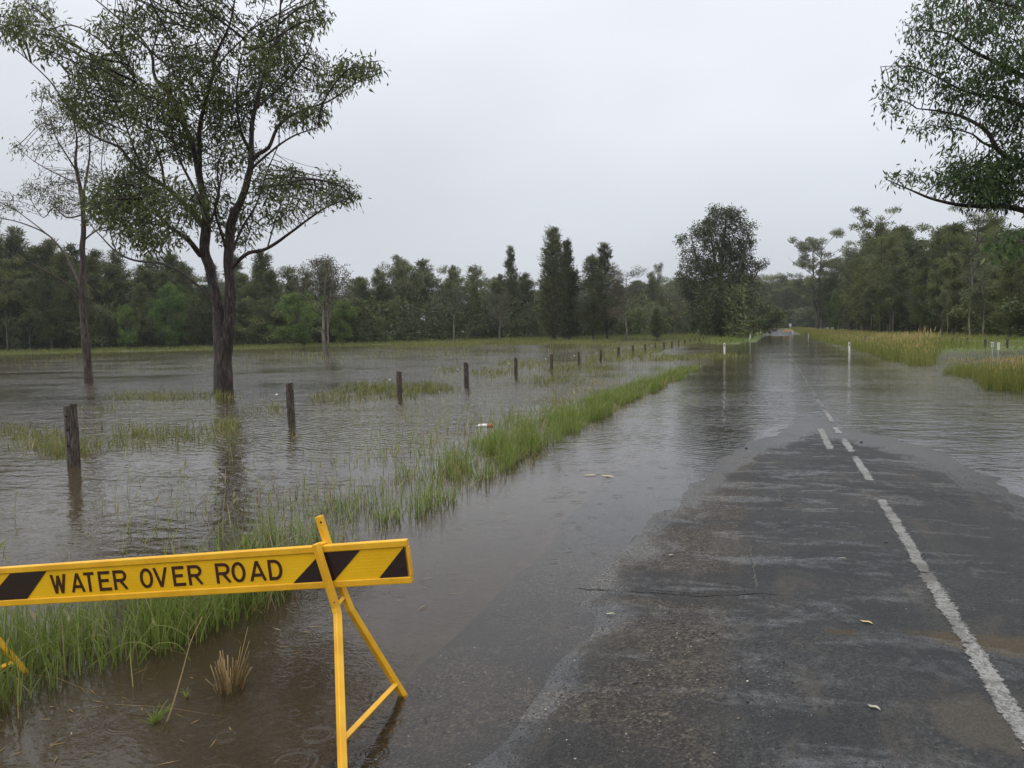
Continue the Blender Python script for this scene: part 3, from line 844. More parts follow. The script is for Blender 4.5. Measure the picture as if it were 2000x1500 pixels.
# --- the big gum standing in the water
ZM = depth_of(P(438, 768))
limbs = [
 [(438, 800, 0, .30), (438, 768, 0, .275), (436, 720, 0, .262), (435, 680, 0, .262), (432, 645, 0, .225), (426, 600, 0, .165), (417, 560, 0, .15), (408, 520, 0, .145), (402, 480, 0, .14), (403, 440, 0, .135), (400, 400, .1, .125), (391, 345, .2, .115), (378, 290, .3, .10), (361, 247, .4, .09), (342, 201, .5, .078), (304, 152, .6, .062), (296, 106, .6, .05), (266, 65, .7, .04), (224, 30, .7, .03), (176, -10, .8, .02)],
 [(440, 690, -.05, .20), (446, 640, -.1, .185), (449, 600, -.1, .165), (448, 548, -.1, .16), (446, 506, -.1, .15), (451, 450, -.1, .14), (459, 414, -.2, .13), (470, 395, -.2, .12), (482, 355, -.3, .11), (490, 320, -.3, .10), (490, 266, -.4, .085), (498, 213, -.5, .07), (520, 130, -.6, .055), (543, 57, -.6, .04), (550, -30, -.6, .025)],
 [(401, 500, 0, .10), (392, 498, -.1, .10), (375, 476, -.3, .085), (350, 455, -.6, .07), (323, 436, -.9, .055), (292, 397, -1.2, .042), (262, 360, -1.4, .03)],
 [(403, 455, 0, .10), (396, 440, .1, .10), (378, 415, .3, .095), (361, 399, .4, .09), (323, 365, .6, .08), (281, 338, .9, .07), (247, 304, 1.1, .06), (232, 287, 1.1, .05), (171, 258, 1.2, .036), (120, 190, 1.3, .03), (95, 156, 1.3, .026), (46, 110, 1.3, .02), (0, 76, 1.3, .014)],
 [(391, 345, .2, .09), (389, 300, .1, .085), (391, 243, 0, .078), (402, 200, -.1, .068), (414, 152, -.2, .06), (422, 106, -.3, .05), (448, 49, -.4, .038), (462, -20, -.4, .025)],
 [(490, 318, -.3, .075), (505, 300, -.3, .07), (524, 289, -.3, .062), (547, 243, -.2, .052), (589, 216, 0, .042), (642, 198, .1, .032), (695, 163, .2, .022), (745, 142, .3, .012)],
 [(488, 335, -.3, .05), (498, 323, -.4, .045), (543, 285, -.8, .036), (581, 262, -1.1, .026), (623, 249, -1.3, .014)],
 [(447, 530, -.1, .085), (458, 517, -.2, .08), (486, 495, -.4, .066), (522, 485, -.6, .058), (564, 456, -.9, .046), (603, 428, -1.1, .035), (637, 405, -1.2, .026), (676, 388, -1.3, .018), (700, 372, -1.3, .01)],
 [(415, 585, 0, .07), (407, 576, .05, .062), (374, 548, .3, .05), (346, 528, .5, .046), (312, 514, .8, .042), (264, 509, 1.1, .038), (228, 492, 1.3, .033), (200, 464, 1.4, .025), (175, 435, 1.5, .018), (160, 400, 1.6, .01)],
 [(228, 492, 1.3, .026), (215, 450, 1.3, .022), (222, 410, 1.2, .018), (205, 370, 1.2, .012)],
 [(312, 514, .8, .026), (290, 470, .6, .022), (262, 430, .5, .018), (240, 380, .4, .012)],
 [(446, 515, -.1, .055), (470, 450, .4, .045), (500, 400, .9, .036), (520, 340, 1.2, .026), (545, 280, 1.4, .018)],
 [(402, 430, .1, .06), (385, 380, -.6, .05), (355, 320, -1.2, .04), (335, 260, -1.5, .03), (330, 190, -1.7, .02), (345, 120, -1.8, .012)],
 [(490, 300, -.3, .05), (470, 250, -1.0, .042), (462, 190, -1.4, .034), (470, 120, -1.6, .024), (485, 60, -1.7, .014)],
 [(361, 247, .4, .05), (330, 215, .9, .04), (285, 175, 1.2, .03), (250, 120, 1.4, .02), (235, 70, 1.5, .012)],
 [(498, 213, -.5, .05), (535, 180, -.1, .04), (575, 140, .2, .03), (605, 90, .4, .02), (620, 40, .5, .012)],
 [(446, 500, -.1, .06), (432, 455, -.4, .05), (420, 410, -.7, .04), (430, 360, -.9, .03), (440, 300, -1.0, .02)],
 [(400, 470, 0, .06), (412, 430, .4, .05), (428, 380, .8, .04), (425, 320, 1.1, .03), (450, 260, 1.3, .02), (455, 200, 1.4, .012)],
 [(281, 338, .9, .045), (262, 290, .7, .038), (240, 230, .6, .03), (215, 180, .5, .022), (190, 130, .5, .014)],
 [(323, 365, .6, .05), (312, 310, .5, .042), (290, 250, .3, .034), (280, 200, .2, .026), (262, 150, .1, .018), (240, 100, 0, .01)],
 [(247, 304, 1.1, .03), (200, 240, 1.4, .026), (170, 180, 1.5, .02), (129, 91, 1.6, .014), (95, 40, 1.6, .008)],
 [(296, 106, .6, .03), (310, 60, .5, .024), (330, 10, .4, .016), (340, -40, .4, .01)],
 [(422, 106, -.3, .03), (395, 70, -.2, .024), (370, 20, -.1, .016), (360, -40, 0, .01)],
 [(414, 152, -.2, .035), (440, 110, .1, .028), (480, 70, .3, .022), (512, 25, .4, .016), (525, -30, .5, .01)],
 [(522, 485, -.6, .028), (535, 440, -.6, .024), (548, 400, -.5, .018), (570, 355, -.5, .01)],
]
clumps = [
 (210, 150, 62, 48, 1.0), (165, 125, 45, 35, .8), (235, 190, 55, 50, 1.0), (150, 190, 45, 40, .7), (28, 50, 40, 40, .55), (70, 25, 45, 35, .5), (100, 80, 50, 45, .5),
 (185, 230, 60, 35, .45), (230, 60, 60, 45, .4), (290, 30, 60, 45, .6), (260, 100, 40, 40, .25), (350, 40, 45, 50, .45), (400, 25, 40, 40, .6), (385, 120, 60, 34, .75), (340, 105, 40, 35, .7),
 (440, 60, 40, 60, .3), (545, 75, 50, 45, 1.0), (600, 30, 48, 38, .9), (575, 120, 60, 45, 1.0), (610, 150, 45, 40, .9), (540, 170, 60, 45, .9), (500, 110, 40, 50, .4), (700, 135, 48, 25, .7), (650, 170, 40, 30, .5),
 (590, 225, 60, 30, .5), (480, 190, 40, 50, .45), (300, 220, 70, 60, .55), (350, 170, 55, 50, .6), (370, 285, 45, 36, .6), (325, 260, 60, 60, .4), (440, 235, 50, 45, .45), (450, 310, 50, 40, .4), (270, 310, 50, 40, .5),
 (520, 365, 45, 30, .8), (570, 355, 50, 30, 1.0), (640, 365, 48, 28, 1.0), (675, 378, 30, 22, .7), (600, 395, 65, 22, .7), (560, 420, 50, 22, .4),
 (330, 400, 90, 45, .55), (250, 370, 60, 45, .7), (245, 430, 60, 45, .5), (200, 400, 45, 40, .5), (300, 460, 70, 35, .35), (410, 400, 50, 55, .5), (470, 440, 50, 50, .3), (420, 180, 50, 50, .5),
 (480, -60, 120, 60, .35), (300, -60, 120, 60, .35), (600, -40, 50, 40, .5)]
tree_main = big_tree('gum_tree', 'tall dark gum tree with forked trunk in the flood water behind the fence',
         limbs, clumps, ZM, 2.4, 21000, 0.15, M['bark_dark'], M['leaf_gum'], 3.9, 0.185, 0.050, 11, P(438, 768), kill=0.165, influence=1.4, tropism=(0, 0, 0.32), tip=.008, expo=2.35, capr=.06, wobble=.2)

# --- thinner half-dead tree on the far left
Z2 = depth_of(P(173, 745))
limbs2 = [
 [(174, 765, 0, .19), (173, 745, 0, .18), (171, 700, 0, .165), (166, 640, 0, .15), (162, 590, 0, .14), (160, 540, 0, .13), (163, 480, 0, .12), (163, 430, 0, .11), (160, 390, 0, .10), (152, 340, 0, .08), (148, 315, 0, .065), (150, 270, 0, .045), (143, 235, 0, .03), (140, 200, 0, .018)],
 [(160, 400, 0, .06), (168, 350, .2, .055), (174, 310, .4, .045), (175, 270, .6, .03), (180, 235, .7, .018)],
 [(160, 595, 0, .06), (145, 570, -.2, .05), (125, 552, -.4, .044), (90, 530, -.7, .038), (45, 507, -1, .028), (15, 490, -1.2, .018), (-30, 470, -1.4, .01)],
 [(158, 560, 0, .07), (145, 530, .3, .06), (125, 495, .7, .05), (95, 460, 1.1, .042), (50, 438, 1.5, .032), (0, 425, 1.8, .02), (-40, 415, 2, .01)],
 [(95, 460, 1.1, .032), (70, 440, 1.2, .026), (30, 410, 1.3, .02), (0, 395, 1.4, .014)],
 [(150, 335, 0, .045), (128, 300, -.3, .036), (110, 270, -.5, .026), (95, 230, -.6, .018), (80, 210, -.7, .01)],
 [(149, 358, 0, .04), (106, 337, .4, .03), (67, 315, .7, .02), (41, 294, .9, .014), (24, 282, 1, .008)],
 [(160, 420, 0, .04), (130, 425, .3, .034), (105, 405, .5, .028), (85, 425, .7, .022), (60, 390, .9, .014), (45, 360, 1, .01)],
 [(163, 440, 0, .045), (185, 415, -.4, .036), (205, 385, -.7, .024), (212, 360, -.9, .014)],
 [(163, 470, 0, .045), (190, 450, .5, .036), (225, 440, .9, .024), (255, 420, 1.1, .014)]]
clumps2 = [(170, 340, 42, 18, 1.4), (195, 355, 30, 25, 1.0), (120, 370, 45, 28, .55), (75, 370, 40, 26, .4), (110, 235, 45, 35, .45), (150, 215, 40, 35, .5), (95, 290, 35, 25, .15), (190, 270, 40, 40, .4), (130, 400, 50, 25, .5),
           (190, 400, 40, 30, .6), (150, 275, 40, 45, .25), (40, 290, 30, 20, .1), (20, 395, 35, 25, .15), (90, 180, 30, 22, .4), (225, 420, 40, 30, .3), (-30, 400, 30, 60, .3)]
tree_b = big_tree('gum_tree', 'thin half-bare gum tree with reddish trunk, left of the big forked gum',
         limbs2, clumps2, Z2, 2.2, 5200, 0.18, M['bark_brown'], M['leaf_olive'], 2.4, 0.19, 0.045, 12, P(173, 745), kill=0.21, influence=1.6, tropism=(0, 0, 0.12), tip=.007, expo=2.35, capr=.05)

# --- overhanging tree at the right, trunk out of frame
Z3 = 15.0
yb = 777
limbs3 = [
 [(2330, 825, 0, .36), (2325, 790, 0, .34), (2310, 650, 0, .30), (2290, 520, 0, .27), (2270, 400, 0, .23), (2240, 250, 0, .18), (2200, 100, 0, .14), (2180, -60, 0, .10), (2160, -200, 0, .06)],
 [(2288, 510, 0, .12), (2200, 470, 0, .10), (2080, 430, 0, .085), (2000, 410, 0, .068), (1960, 403, 0, .058), (1930, 404, 0, .05), (1870, 400, 0, .04), (1820, 388, -.1, .03), (1780, 372, -.2, .02), (1730, 350, -.2, .01)],
 [(2270, 400, 0, .12), (2150, 360, 0, .10), (2050, 335, 0, .085), (1985, 318, 0, .07), (1945, 290, 0, .055), (1925, 255, 0, .045), (1880, 228, .1, .034), (1830, 216, .2, .024), (1790, 212, .3, .014)],
 [(1945, 290, 0, .03), (1915, 275, -.3, .026), (1900, 262, -.4, .02), (1855, 250, -.5, .012), (1820, 245, -.6, .007)],
 [(2245, 270, 0, .11), (2120, 210, 0, .085), (2020, 160, .1, .06), (1950, 125, .2, .045), (1890, 95, .3, .032), (1850, 65, .3, .022), (1790, 58, .3, .012)],
 [(2215, 140, 0, .10), (2100, 60, -.2, .07), (2000, 20, -.4, .05), (1930, 0, -.5, .034), (1870, -15, -.6, .02)],
 [(2000, 210, .2, .05), (1950, 190, .3, .04), (1890, 180, .5, .03), (1830, 150, .6, .022), (1780, 130, .6, .014), (1720, 130, .6, .007)],
 [(2120, 210, 0, .06), (2060, 205, .1, .055), (2000, 210, .2, .05)],
 [(2290, 520, -.5, .06), (2150, 490, -2.2, .045), (2050, 475, -3.2, .03), (1985, 470, -3.6, .016), (1940, 462, -3.8, .007)],
 [(2250, 300, 0, .10), (2330, 180, .8, .08), (2420, 60, 1.4, .05), (2480, -60, 1.8, .03)],
 [(2270, 420, 0, .10), (2380, 350, -.8, .08), (2500, 280, -1.2, .05), (2600, 220, -1.6, .03)]]
clumps3 = [(1775, 150, 48, 42, .9, .4), (1735, 185, 28, 30, .9, .4), (1745, 215, 30, 12, .6, .3), (1830, 110, 60, 45, .8, .3), (1800, 60, 45, 40, .6, .3), (1870, 180, 55, 40, .9, .5), (1930, 150, 60, 50, .9, .2), (1985, 100, 55, 50, .9, -.3),
           (1900, 50, 70, 45, .7, 0), (1830, 15, 50, 35, .5, 0), (1800, 255, 28, 18, .8, -.5), (1850, 235, 45, 20, .6, 0), (1960, 225, 55, 45, 1.0, .1), (1985, 290, 45, 45, 1.0, 0), (1910, 340, 65, 32, 1.0, 0), (1850, 350, 50, 26, .8, -.1), (1765, 345, 45, 18, .7, -.2),
           (1930, 375, 70, 26, .8, 0), (1980, 350, 50, 40, .9, .2), (1855, 300, 22, 14, .5, 0), (1970, 478, 48, 22, 1.3, -3.6), (2050, 470, 60, 30, .9, -3.2), (2100, 200, 120, 150, .45, 0), (2100, 380, 110, 80, .4, 0), (2250, 0, 200, 120, .35, 0), (1960, 10, 70, 50, .6, -.4), (2450, 100, 150, 150, .3, 1), (2500, 280, 140, 100, .25, -1)]
tree_c = big_tree('gum_tree', 'leafy gum tree reaching in from the right edge with its lowest bough above the forest',
         limbs3, clumps3, Z3, 1.5, 17000, 0.12, M['bark_dark'], M['leaf_green'], 7.5, 0.13, 0.038, 13, P(2325, 790), kill=0.135, influence=1.0, tropism=(0, 0, -0.02), tip=.005, expo=2.35, capr=.045)

# --- the large dense tree by the road at the end of the fence
Z4 = 99.0
limbs4 = [
 [(1412, 668, 0, .5), (1412, 655, 0, .45), (1411, 600, 0, .38), (1408, 540, 0, .32), (1412, 480, 0, .22), (1418, 430, 0, .12), (1420, 405, 0, .05)],
 [(1411, 610, 0, .25), (1385, 560, -1, .2), (1362, 510, -1.5, .14), (1350, 460, -2, .07)],
 [(1410, 590, 0, .22), (1435, 545, -1, .18), (1455, 490, -1.5, .12), (1462, 445, -2, .06)],
 [(1410, 560, 0, .2), (1395, 500, 1, .15), (1385, 440, 1.5, .08)], [(1411, 620, 0, .2), (1445, 590, 0, .15), (1470, 545, 0, .09), (1485, 525, 0, .04)],
 [(1411, 630, 0, .18), (1375, 610, 0, .13), (1345, 570, 0, .08), (1330, 530, 0, .04)], [(1412, 600, 0, .2), (1425, 560, -2.5, .16), (1420, 500, -3.5, .09)], [(1412, 640, 0, .15), (1440, 632, -1.5, .1), (1460, 600, -2, .06)]]
clumps4 = [(1330, 468, 11, 12, .5), (1474, 440, 11, 12, .5), (1398, 412, 15, 11, .7), (1442, 414, 11, 10, .6), (1492, 512, 9, 8, .4), (1322, 548, 10, 9, .4), (1418, 425, 30, 26, .9), (1385, 450, 30, 28, .9), (1445, 445, 24, 22, .8), (1360, 455, 20, 18, .6), (1410, 480, 45, 35, 1.1), (1462, 475, 18, 26, .8), (1352, 500, 26, 25, .7), (1380, 530, 45, 35, 1.1),
           (1440, 530, 40, 40, 1.1), (1335, 528, 16, 16, .6), (1478, 525, 16, 10, .5), (1345, 565, 22, 28, .8), (1400, 580, 50, 35, 1.2), (1455, 580, 26, 30, 1.0), (1365, 610, 35, 30, 1.1), (1420, 625, 42, 30, 1.3), (1385, 640, 38, 14, .9), (1440, 650, 26, 14, 1.0), (1480, 560, 14, 14, .3)]
clumps4 = [(a_, b_, c_ * .9, d_ * .9, e_) for a_, b_, c_, d_, e_ in clumps4]
big_tree('roadside_tree', 'large dense dark-green tree beside the flooded road at the end of the fence', limbs4, clumps4, Z4, 3.6, 6500, 0.55, M['bark_grey'], M['leaf_dark'], 24.0, 0.36, 0.12, 14, P(1412, 664), kill=.62, influence=5.0, tropism=(0, 0, .05), tip=.02, expo=2.3, capr=.14, droop=.2)
# --- pale twin-stemmed tree standing in the water
Z5 = 61.0
limbs5 = [
 [(636, 702, 0, .17), (636, 695, 0, .16), (633, 660, 0, .14), (632, 620, 0, .12), (634, 580, 0, .10), (636, 545, 0, .075), (633, 515, 0, .04), (632, 502, 0, .02)],
 [(644, 700, .1, .13), (643, 694, .1, .12), (640, 650, .1, .105), (641, 600, 0, .09), (648, 560, .1, .065), (655, 530, .2, .03)],
 [(640, 640, 0, .06), (646, 605, .3, .05), (660, 570, .6, .035), (672, 545, .8, .018)], [(632, 610, 0, .06), (622, 580, -.3, .05), (612, 550, -.5, .03), (600, 525, -.6, .015)],
 [(633, 600, 0, .05), (616, 595, -.5, .03), (590, 575, -.9, .02), (578, 560, -1, .01)], [(633, 652, 0, .045), (620, 645, -.2, .03), (600, 632, -.4, .02), (585, 622, -.5, .01)], [(635, 560, 0, .05), (640, 535, .5, .035), (645, 510, .9, .015)]]
clumps5 = [(632, 515, 28, 16, .7), (600, 530, 26, 18, .7), (665, 535, 24, 20, .8), (635, 545, 40, 20, .6), (585, 560, 20, 14, .5), (675, 565, 20, 18, .6), (650, 575, 30, 15, .4), (610, 560, 25, 15, .4), (690, 585, 12, 12, .2), (640, 600, 18, 10, .15)]
big_tree('paperbark_tree', 'pale-barked twin-stemmed tree with thin olive crown standing in the flood water', limbs5, clumps5, Z5, 1.8, 1500, 0.3, M['bark_pale'], M['leaf_brown'], 9.0, 0.22, 0.07, 15, P(640, 695), kill=.36, influence=2.6, tropism=(0, 0, .1), tip=.011, expo=2.3, capr=.07)

# ------------------------------------------------------------------ forest tree kinds (meshes shared by copies)
def proto_casuarina(name, Hh, Wd, n_br, leafm, seed, skirt=0.12, lean=0.0, power=0.9, open_=0.0):
    rg = np.random.default_rng(seed)
    tr = [(0, 0, -0.4), (lean * .3, 0, Hh * .3), (lean * .6, .1, Hh * .65), (lean, 0, Hh * .97)]
    tv = tube(resample(np.array([list(p) + [0] for p in tr]), 1.0)[:, :3], np.linspace(0.16 + Hh * .006, 0.03, len(resample(np.array([list(p) + [0] for p in tr]), 1.0))), 7, True)
    bparts, C, Dv, TI = [], [], [], []
    for i in range(n_br):
        f = skirt + (1 - skirt) * (i + rg.random()) / n_br
        z0 = f * Hh
        prof = (1 - ((f - skirt) / (1 - skirt)) ** 1.6) ** power * (0.55 + 0.45 * math.sin(min(1, (f - skirt) / .3) * 1.57))
        ln = Wd / 2 * prof * rg.uniform(0.55, 1.15) + 0.35
        az = rg.random() * 6.283
        up = rg.uniform(0.45, 1.1)
        n = 7
        s = np.linspace(0, 1, n)[:, None]
        dirh = np.array([math.cos(az), math.sin(az), 0])
        p0 = np.array([lean * f, 0, z0])
        path = p0 + dirh * ln * s + np.array([0, 0, 1]) * ln * up * s ** 1.3 * 0.8
        path[:, :] += rg.normal(size=path.shape) * 0.04
        bparts.append(tube(path, np.linspace(0.035, 0.01, n), 3, False))
        k = int((22 + ln * 30) * (1 - open_))
        ts = rg.random(k) ** 0.7
        j = (ts * (n - 1)).astype(int).clip(0, n - 2); fr_ = ts * (n - 1) - j
        base = path[j] * (1 - fr_[:, None]) + path[j + 1] * fr_[:, None] + rg.normal(size=(k, 3)) * (0.16 + 0.05 * ln)
        dd = dirh * 0.6 + rg.normal(size=(k, 3)) * 0.55 + np.array([0, 0, 0.65])
        C.append(base); Dv.append(dd); TI.append(np.full(k, rg.random() * 0.6 + 0.1) + rg.normal(size=k) * 0.15)
    C, Dv, TI = np.concatenate(C), np.concatenate(Dv), np.clip(np.concatenate(TI), 0, 1)
    # leading shoots
    k = 60
    C = np.concatenate([C, np.array([lean, 0, Hh * .88]) + rg.normal(size=(k, 3)) * np.array([.16, .16, .75])])
    Dv = np.concatenate([Dv, rg.normal(size=(k, 3)) * .3 + np.array([0, 0, 1])]); TI = np.concatenate([TI, rg.random(k) * .6])
    V, F = cards(C, Dv, rg.uniform(0.35, 0.85, len(C)), rg.uniform(0.055, 0.13, len(C)), rg, 0.05)
    return dict(name=name, trunk=mesh_py('trunk', tv[0], fix_tris(tv[1]), True), twig=mesh_quads('branch_mass', *merge(bparts)), crown=mesh_quads('crown', V, F, False, np.repeat(TI, 4)), leaf=leafm, bark=M['bark_grey'], H=Hh)

def proto_broad(name, Hh, Wd, first, n_limb, leafm, bark, seed, dens=1.0, leaf=(0.26, 0.10), stems=1, tr=0.16, ell=0.8, clump=0.8):
    rg = np.random.default_rng(seed)
    trunks, bparts, C, Dv, TI = [], [], [], [], []
    for s_ in range(stems):
        a0 = rg.random() * 6.28; sp = 0.0 if stems == 1 else 0.25
        lean = np.array([math.cos(a0), math.sin(a0), 0]) * (0.4 + 0.5 * (stems > 1))
        tp = np.array([[0, 0, -.4], [0, 0, Hh * first * .5], [0, 0, Hh * first], [0, 0, Hh * .92]], float)
        tp[:, :2] += np.outer([sp * .3, sp * .6, sp + .3, 1.2], lean[:2])
        tp[1:3, :2] += rg.normal(size=(2, 2)) * .15
        rs = resample(np.hstack([tp, [[tr], [tr * .85], [tr * .7], [tr * .15]]]), 0.6)
        trunks.append(tube(rs[:, :3], rs[:, 3], 8, True, .1, seed))
        for i in range(n_limb // stems):
            f = first + (0.93 - first) * (i + rg.random()) / (n_limb // stems)
            j = int(f * (len(rs) - 1)); p0 = rs[j, :3]
            az = rg.random() * 6.283
            x = (f - first) / (1 - first)
            ln = Wd / 2 * math.sqrt(max(0.06, 1 - (abs(x - .35) / .75) ** 2)) * rg.uniform(.6, 1.1)
            n = 9; s = np.linspace(0, 1, n)[:, None]
            dirh = np.array([math.cos(az), math.sin(az), 0])
            path = p0 + dirh * ln * s ** 1.1 + np.array([0, 0, 1]) * ln * rg.uniform(.35, .95) * s
            path += np.cumsum(rg.normal(size=path.shape) * .05 * ln / 3, axis=0)
            bparts.append(tube(path, np.linspace(tr * .33 * (1 - x * .6), 0.012, n), 5, False))
            for c_ in range(rg.integers(3, 6)):
                tpos = rg.uniform(.5, 1.0); q = path[int(tpos * (n - 1))] + rg.normal(size=3) * ln * .16 + np.array([0, 0, .15])
                bparts.append(tube(np.array([path[int(tpos * (n - 1) * .7)], (path[int(tpos * (n - 1))] + q) / 2, q]), [.02, .014, .008], 3, False))
                R_ = clump * rg.uniform(.55, 1.15)
                k = int(150 * dens * R_ ** 2 / .64)
                d = rg.normal(size=(k, 3)); d /= np.linalg.norm(d, axis=1)[:, None]; d *= rg.random((k, 1)) ** .45
                C.append(q + d * R_ * np.array([1, 1, ell])); dd = rg.normal(size=(k, 3)) * .7 + np.array([0, 0, -.45]) + d * .5
                Dv.append(dd); TI.append(np.full(k, rg.uniform(.15, .7)) + rg.normal(size=k) * .15)
    C, Dv, TI = np.concatenate(C), np.concatenate(Dv), np.clip(np.concatenate(TI), 0, 1)
    V, F = cards(C, Dv, leaf[0] * rg.uniform(.7, 1.3, len(C)), leaf[1] * rg.uniform(.7, 1.3, len(C)), rg, 0.08)
    tv = merge(trunks)
    return dict(name=name, trunk=mesh_py('trunk', tv[0], fix_tris(tv[1]), True), twig=mesh_quads('branch_mass', *merge(bparts)), crown=mesh_quads('crown', V, F, False, np.repeat(TI, 4)), leaf=leafm, bark=bark, H=Hh)

PR = {}
PR['cas1'] = proto_casuarina('casuarina_tree', 15, 6.0, 120, M['leaf_casuarina'], 101, .10)
PR['cas2'] = proto_casuarina('casuarina_tree', 15, 4.4, 110, M['leaf_casuarina'], 102, .08, .3)
PR['cas3'] = proto_casuarina('casuarina_tree', 15, 7.5, 130, M['leaf_dark'], 103, .14, -.4, .65)
PR['cas4'] = proto_casuarina('casuarina_tree', 15, 5.2, 90, M['leaf_casuarina'], 104, .25, .5, .8, .3)
PR['spire'] = proto_casuarina('casuarina_tree', 18, 4.8, 190, M['leaf_casuarina'], 105, .02, .1, 1.0)
PR['gum1'] = proto_broad('gum_tree', 14, 7.5, .42, 18, M['leaf_olive'], M['bark_pale'], 201, 1.0, stems=1)
PR['gum2'] = proto_broad('gum_tree', 15, 8.5, .5, 18, M['leaf_gum'], M['bark_grey'], 202, .9, stems=1)
PR['gum3'] = proto_broad('gum_tree', 13, 6.0, .3, 22, M['leaf_dark'], M['bark_grey'], 203, 1.2)
PR['brown'] = proto_broad('gum_tree', 12, 6.0, .35, 20, M['leaf_brown'], M['bark_pale'], 204, .65, (.2, .06))
PR['bush'] = proto_broad('leafy_tree', 8, 7.0, .12, 20, M['leaf_bright'], M['bark_grey'], 205, 1.5, (.24, .11), 2)
PR['pole'] = proto_broad('gum_tree', 10, 3.0, .55, 12, M['leaf_olive'], M['bark_pale'], 206, .9, (.2, .07), 1, .12, .9, .6)
PR['pale'] = proto_broad('paperbark_tree', 9, 5.0, .40, 26, M['leaf_olive'], M['bark_pale'], 207, .55, (.17, .05), 2, .15, .8, .7)
PR['scrub'] = proto_broad('shrub', 4, 4.2, .06, 16, M['leaf_dark'], M['bark_grey'], 208, 1.4, (.22, .09), 2, .07, .8, .7)
PR['big'] = proto_broad('casuarina_tree', 17.5, 9.5, .05, 84, M['leaf_dark'], M['bark_grey'], 209, 1.15, (.34, .075), 1, .3, .9, 1.05)
PR['old'] = proto_broad('gum_tree', 17, 12, .36, 20, M['leaf_olive'], M['bark_grey'], 210, 1.1, (.28, .10), 2, .28, .6, 1.1)
PR['crest'] = proto_broad('gum_tree', 17, 9, .5, 18, M['leaf_gum'], M['bark_dark'], 211, .9, (.26, .10), 1, .2, .55, .85)

def plant(kind, x, y, h, rz, label, group=None, cat='tree', widen=1.0, sink=0.0):
    p = PR[kind]; s = h / p['H']
    z = float(ground_z(np.array([x]), np.array([y]))[0])
    t = empty(p['name'], (x, y, z - sink), rz)
    t.scale = (s * widen, s * widen, s)
    props(t, label, cat, group)
    link('trunk', p['trunk'], p['bark'], t)
    props(link('branch_mass', p['twig'], p['bark'], t), kind='stuff')
    props(link('crown', p['crown'], p['leaf'], t), kind='stuff')
    return t

def at_px(px, depth):
    """ground point in image column px at a given depth"""
    y = 660.0
    d = ray(px, y)
    hz = np.array([d[0], d[1]])
    return (hz * depth)

def h_for(px, ytop, depth):
    p = D(px, ytop, depth); return p[2]

rt = random.Random(3)
# prominent trees first (photo column, top row, depth, kind, label)
hero = [
 (1082, 452, 128, 'spire', 'tallest pointed casuarina left of the road, feathered down to the grass', 1.25, None),
 (1112, 472, 124, 'spire', 'pointed casuarina just right of the tallest pointed one', 1.0, None),
 (1158, 500, 122, 'cas1', 'bushy dark casuarina with a shaggy top between the pointed pair and the brown tree', 1.1, None),
 (1186, 482, 126, 'cas2', 'narrow dark casuarina tip beside the bushy casuarina', 1.1, None),
 (1222, 512, 118, 'brown', 'brown thin-leaved tree with pale trunk left of the large roadside tree', 1.1, None),
 (1287, 512, 126, 'gum1', 'open-crowned pale tree with sky showing through, left of the large roadside tree', .8, None),
 (1318, 570, 128, 'brown', 'low brown tree beside the large roadside tree', 1.0, None),
 (1283, 600, 112, 'cas3', 'small dark round conifer in front of the brown trees', 1.1, None),
 (1466, 588, 118, 'scrub', 'round dark green bush at the foot of the large roadside tree', 1.4, None),
 (978, 568, 128, 'brown', 'round brownish tree standing before the left forest', 1.15, None),
 (886, 545, 118, 'pole', 'slender gum with a small rounded crown before the left forest', 1.1, None),
 (797, 500, 136, 'gum1', 'spreading grey-limbed gum in the middle of the left forest edge', 1.15, None),
 (592, 575, 108, 'bush', 'bright green leafy tree behind the pale twin-stemmed tree', 1.1, None),
 (668, 590, 116, 'bush', 'yellow-green bushy tree right of the pale twin-stemmed tree', .8, None),
 (335, 560, 110, 'bush', 'light green leafy tree behind the big gum, left side', .7, None),
 (250, 600, 108, 'bush', 'pale green leafy tree right of the thin half-bare gum', .6, None),
 (1595, 462, 180, 'old', 'tall spreading grey gum on the right of the far road', 1.0, None),
 (1720, 405, 118, 'crest', 'tallest bright gum rising above the right forest', .85, None),
 (1900, 395, 92, 'crest', 'spreading gum top above the right forest below the overhanging bough', .9, None),
 (1632, 575, 142, 'bush', 'bright green vine-covered small tree on the right of the far road', .35, None),
 (1700, 555, 112, 'gum3', 'small rounded grey-green tree before the right forest', .8, None),
 (1850, 545, 82, 'gum1', 'slender tree with layered leaf tufts before the right forest', .7, None),
 (520, 498, 128, 'cas1', 'casuarina tops just right of the big gum fork', 1.1, None),
 (1003, 490, 150, 'cas2', 'thin pointed casuarina tip in the middle of the left forest', .7, None),
]
for px, yt, dep, kind, lab, wd, cat in hero:
    xy = at_px(px, dep); h = h_for(px, yt, dep)
    plant(kind, xy[0], xy[1], h, rt.random() * 6.28, lab, widen=wd)

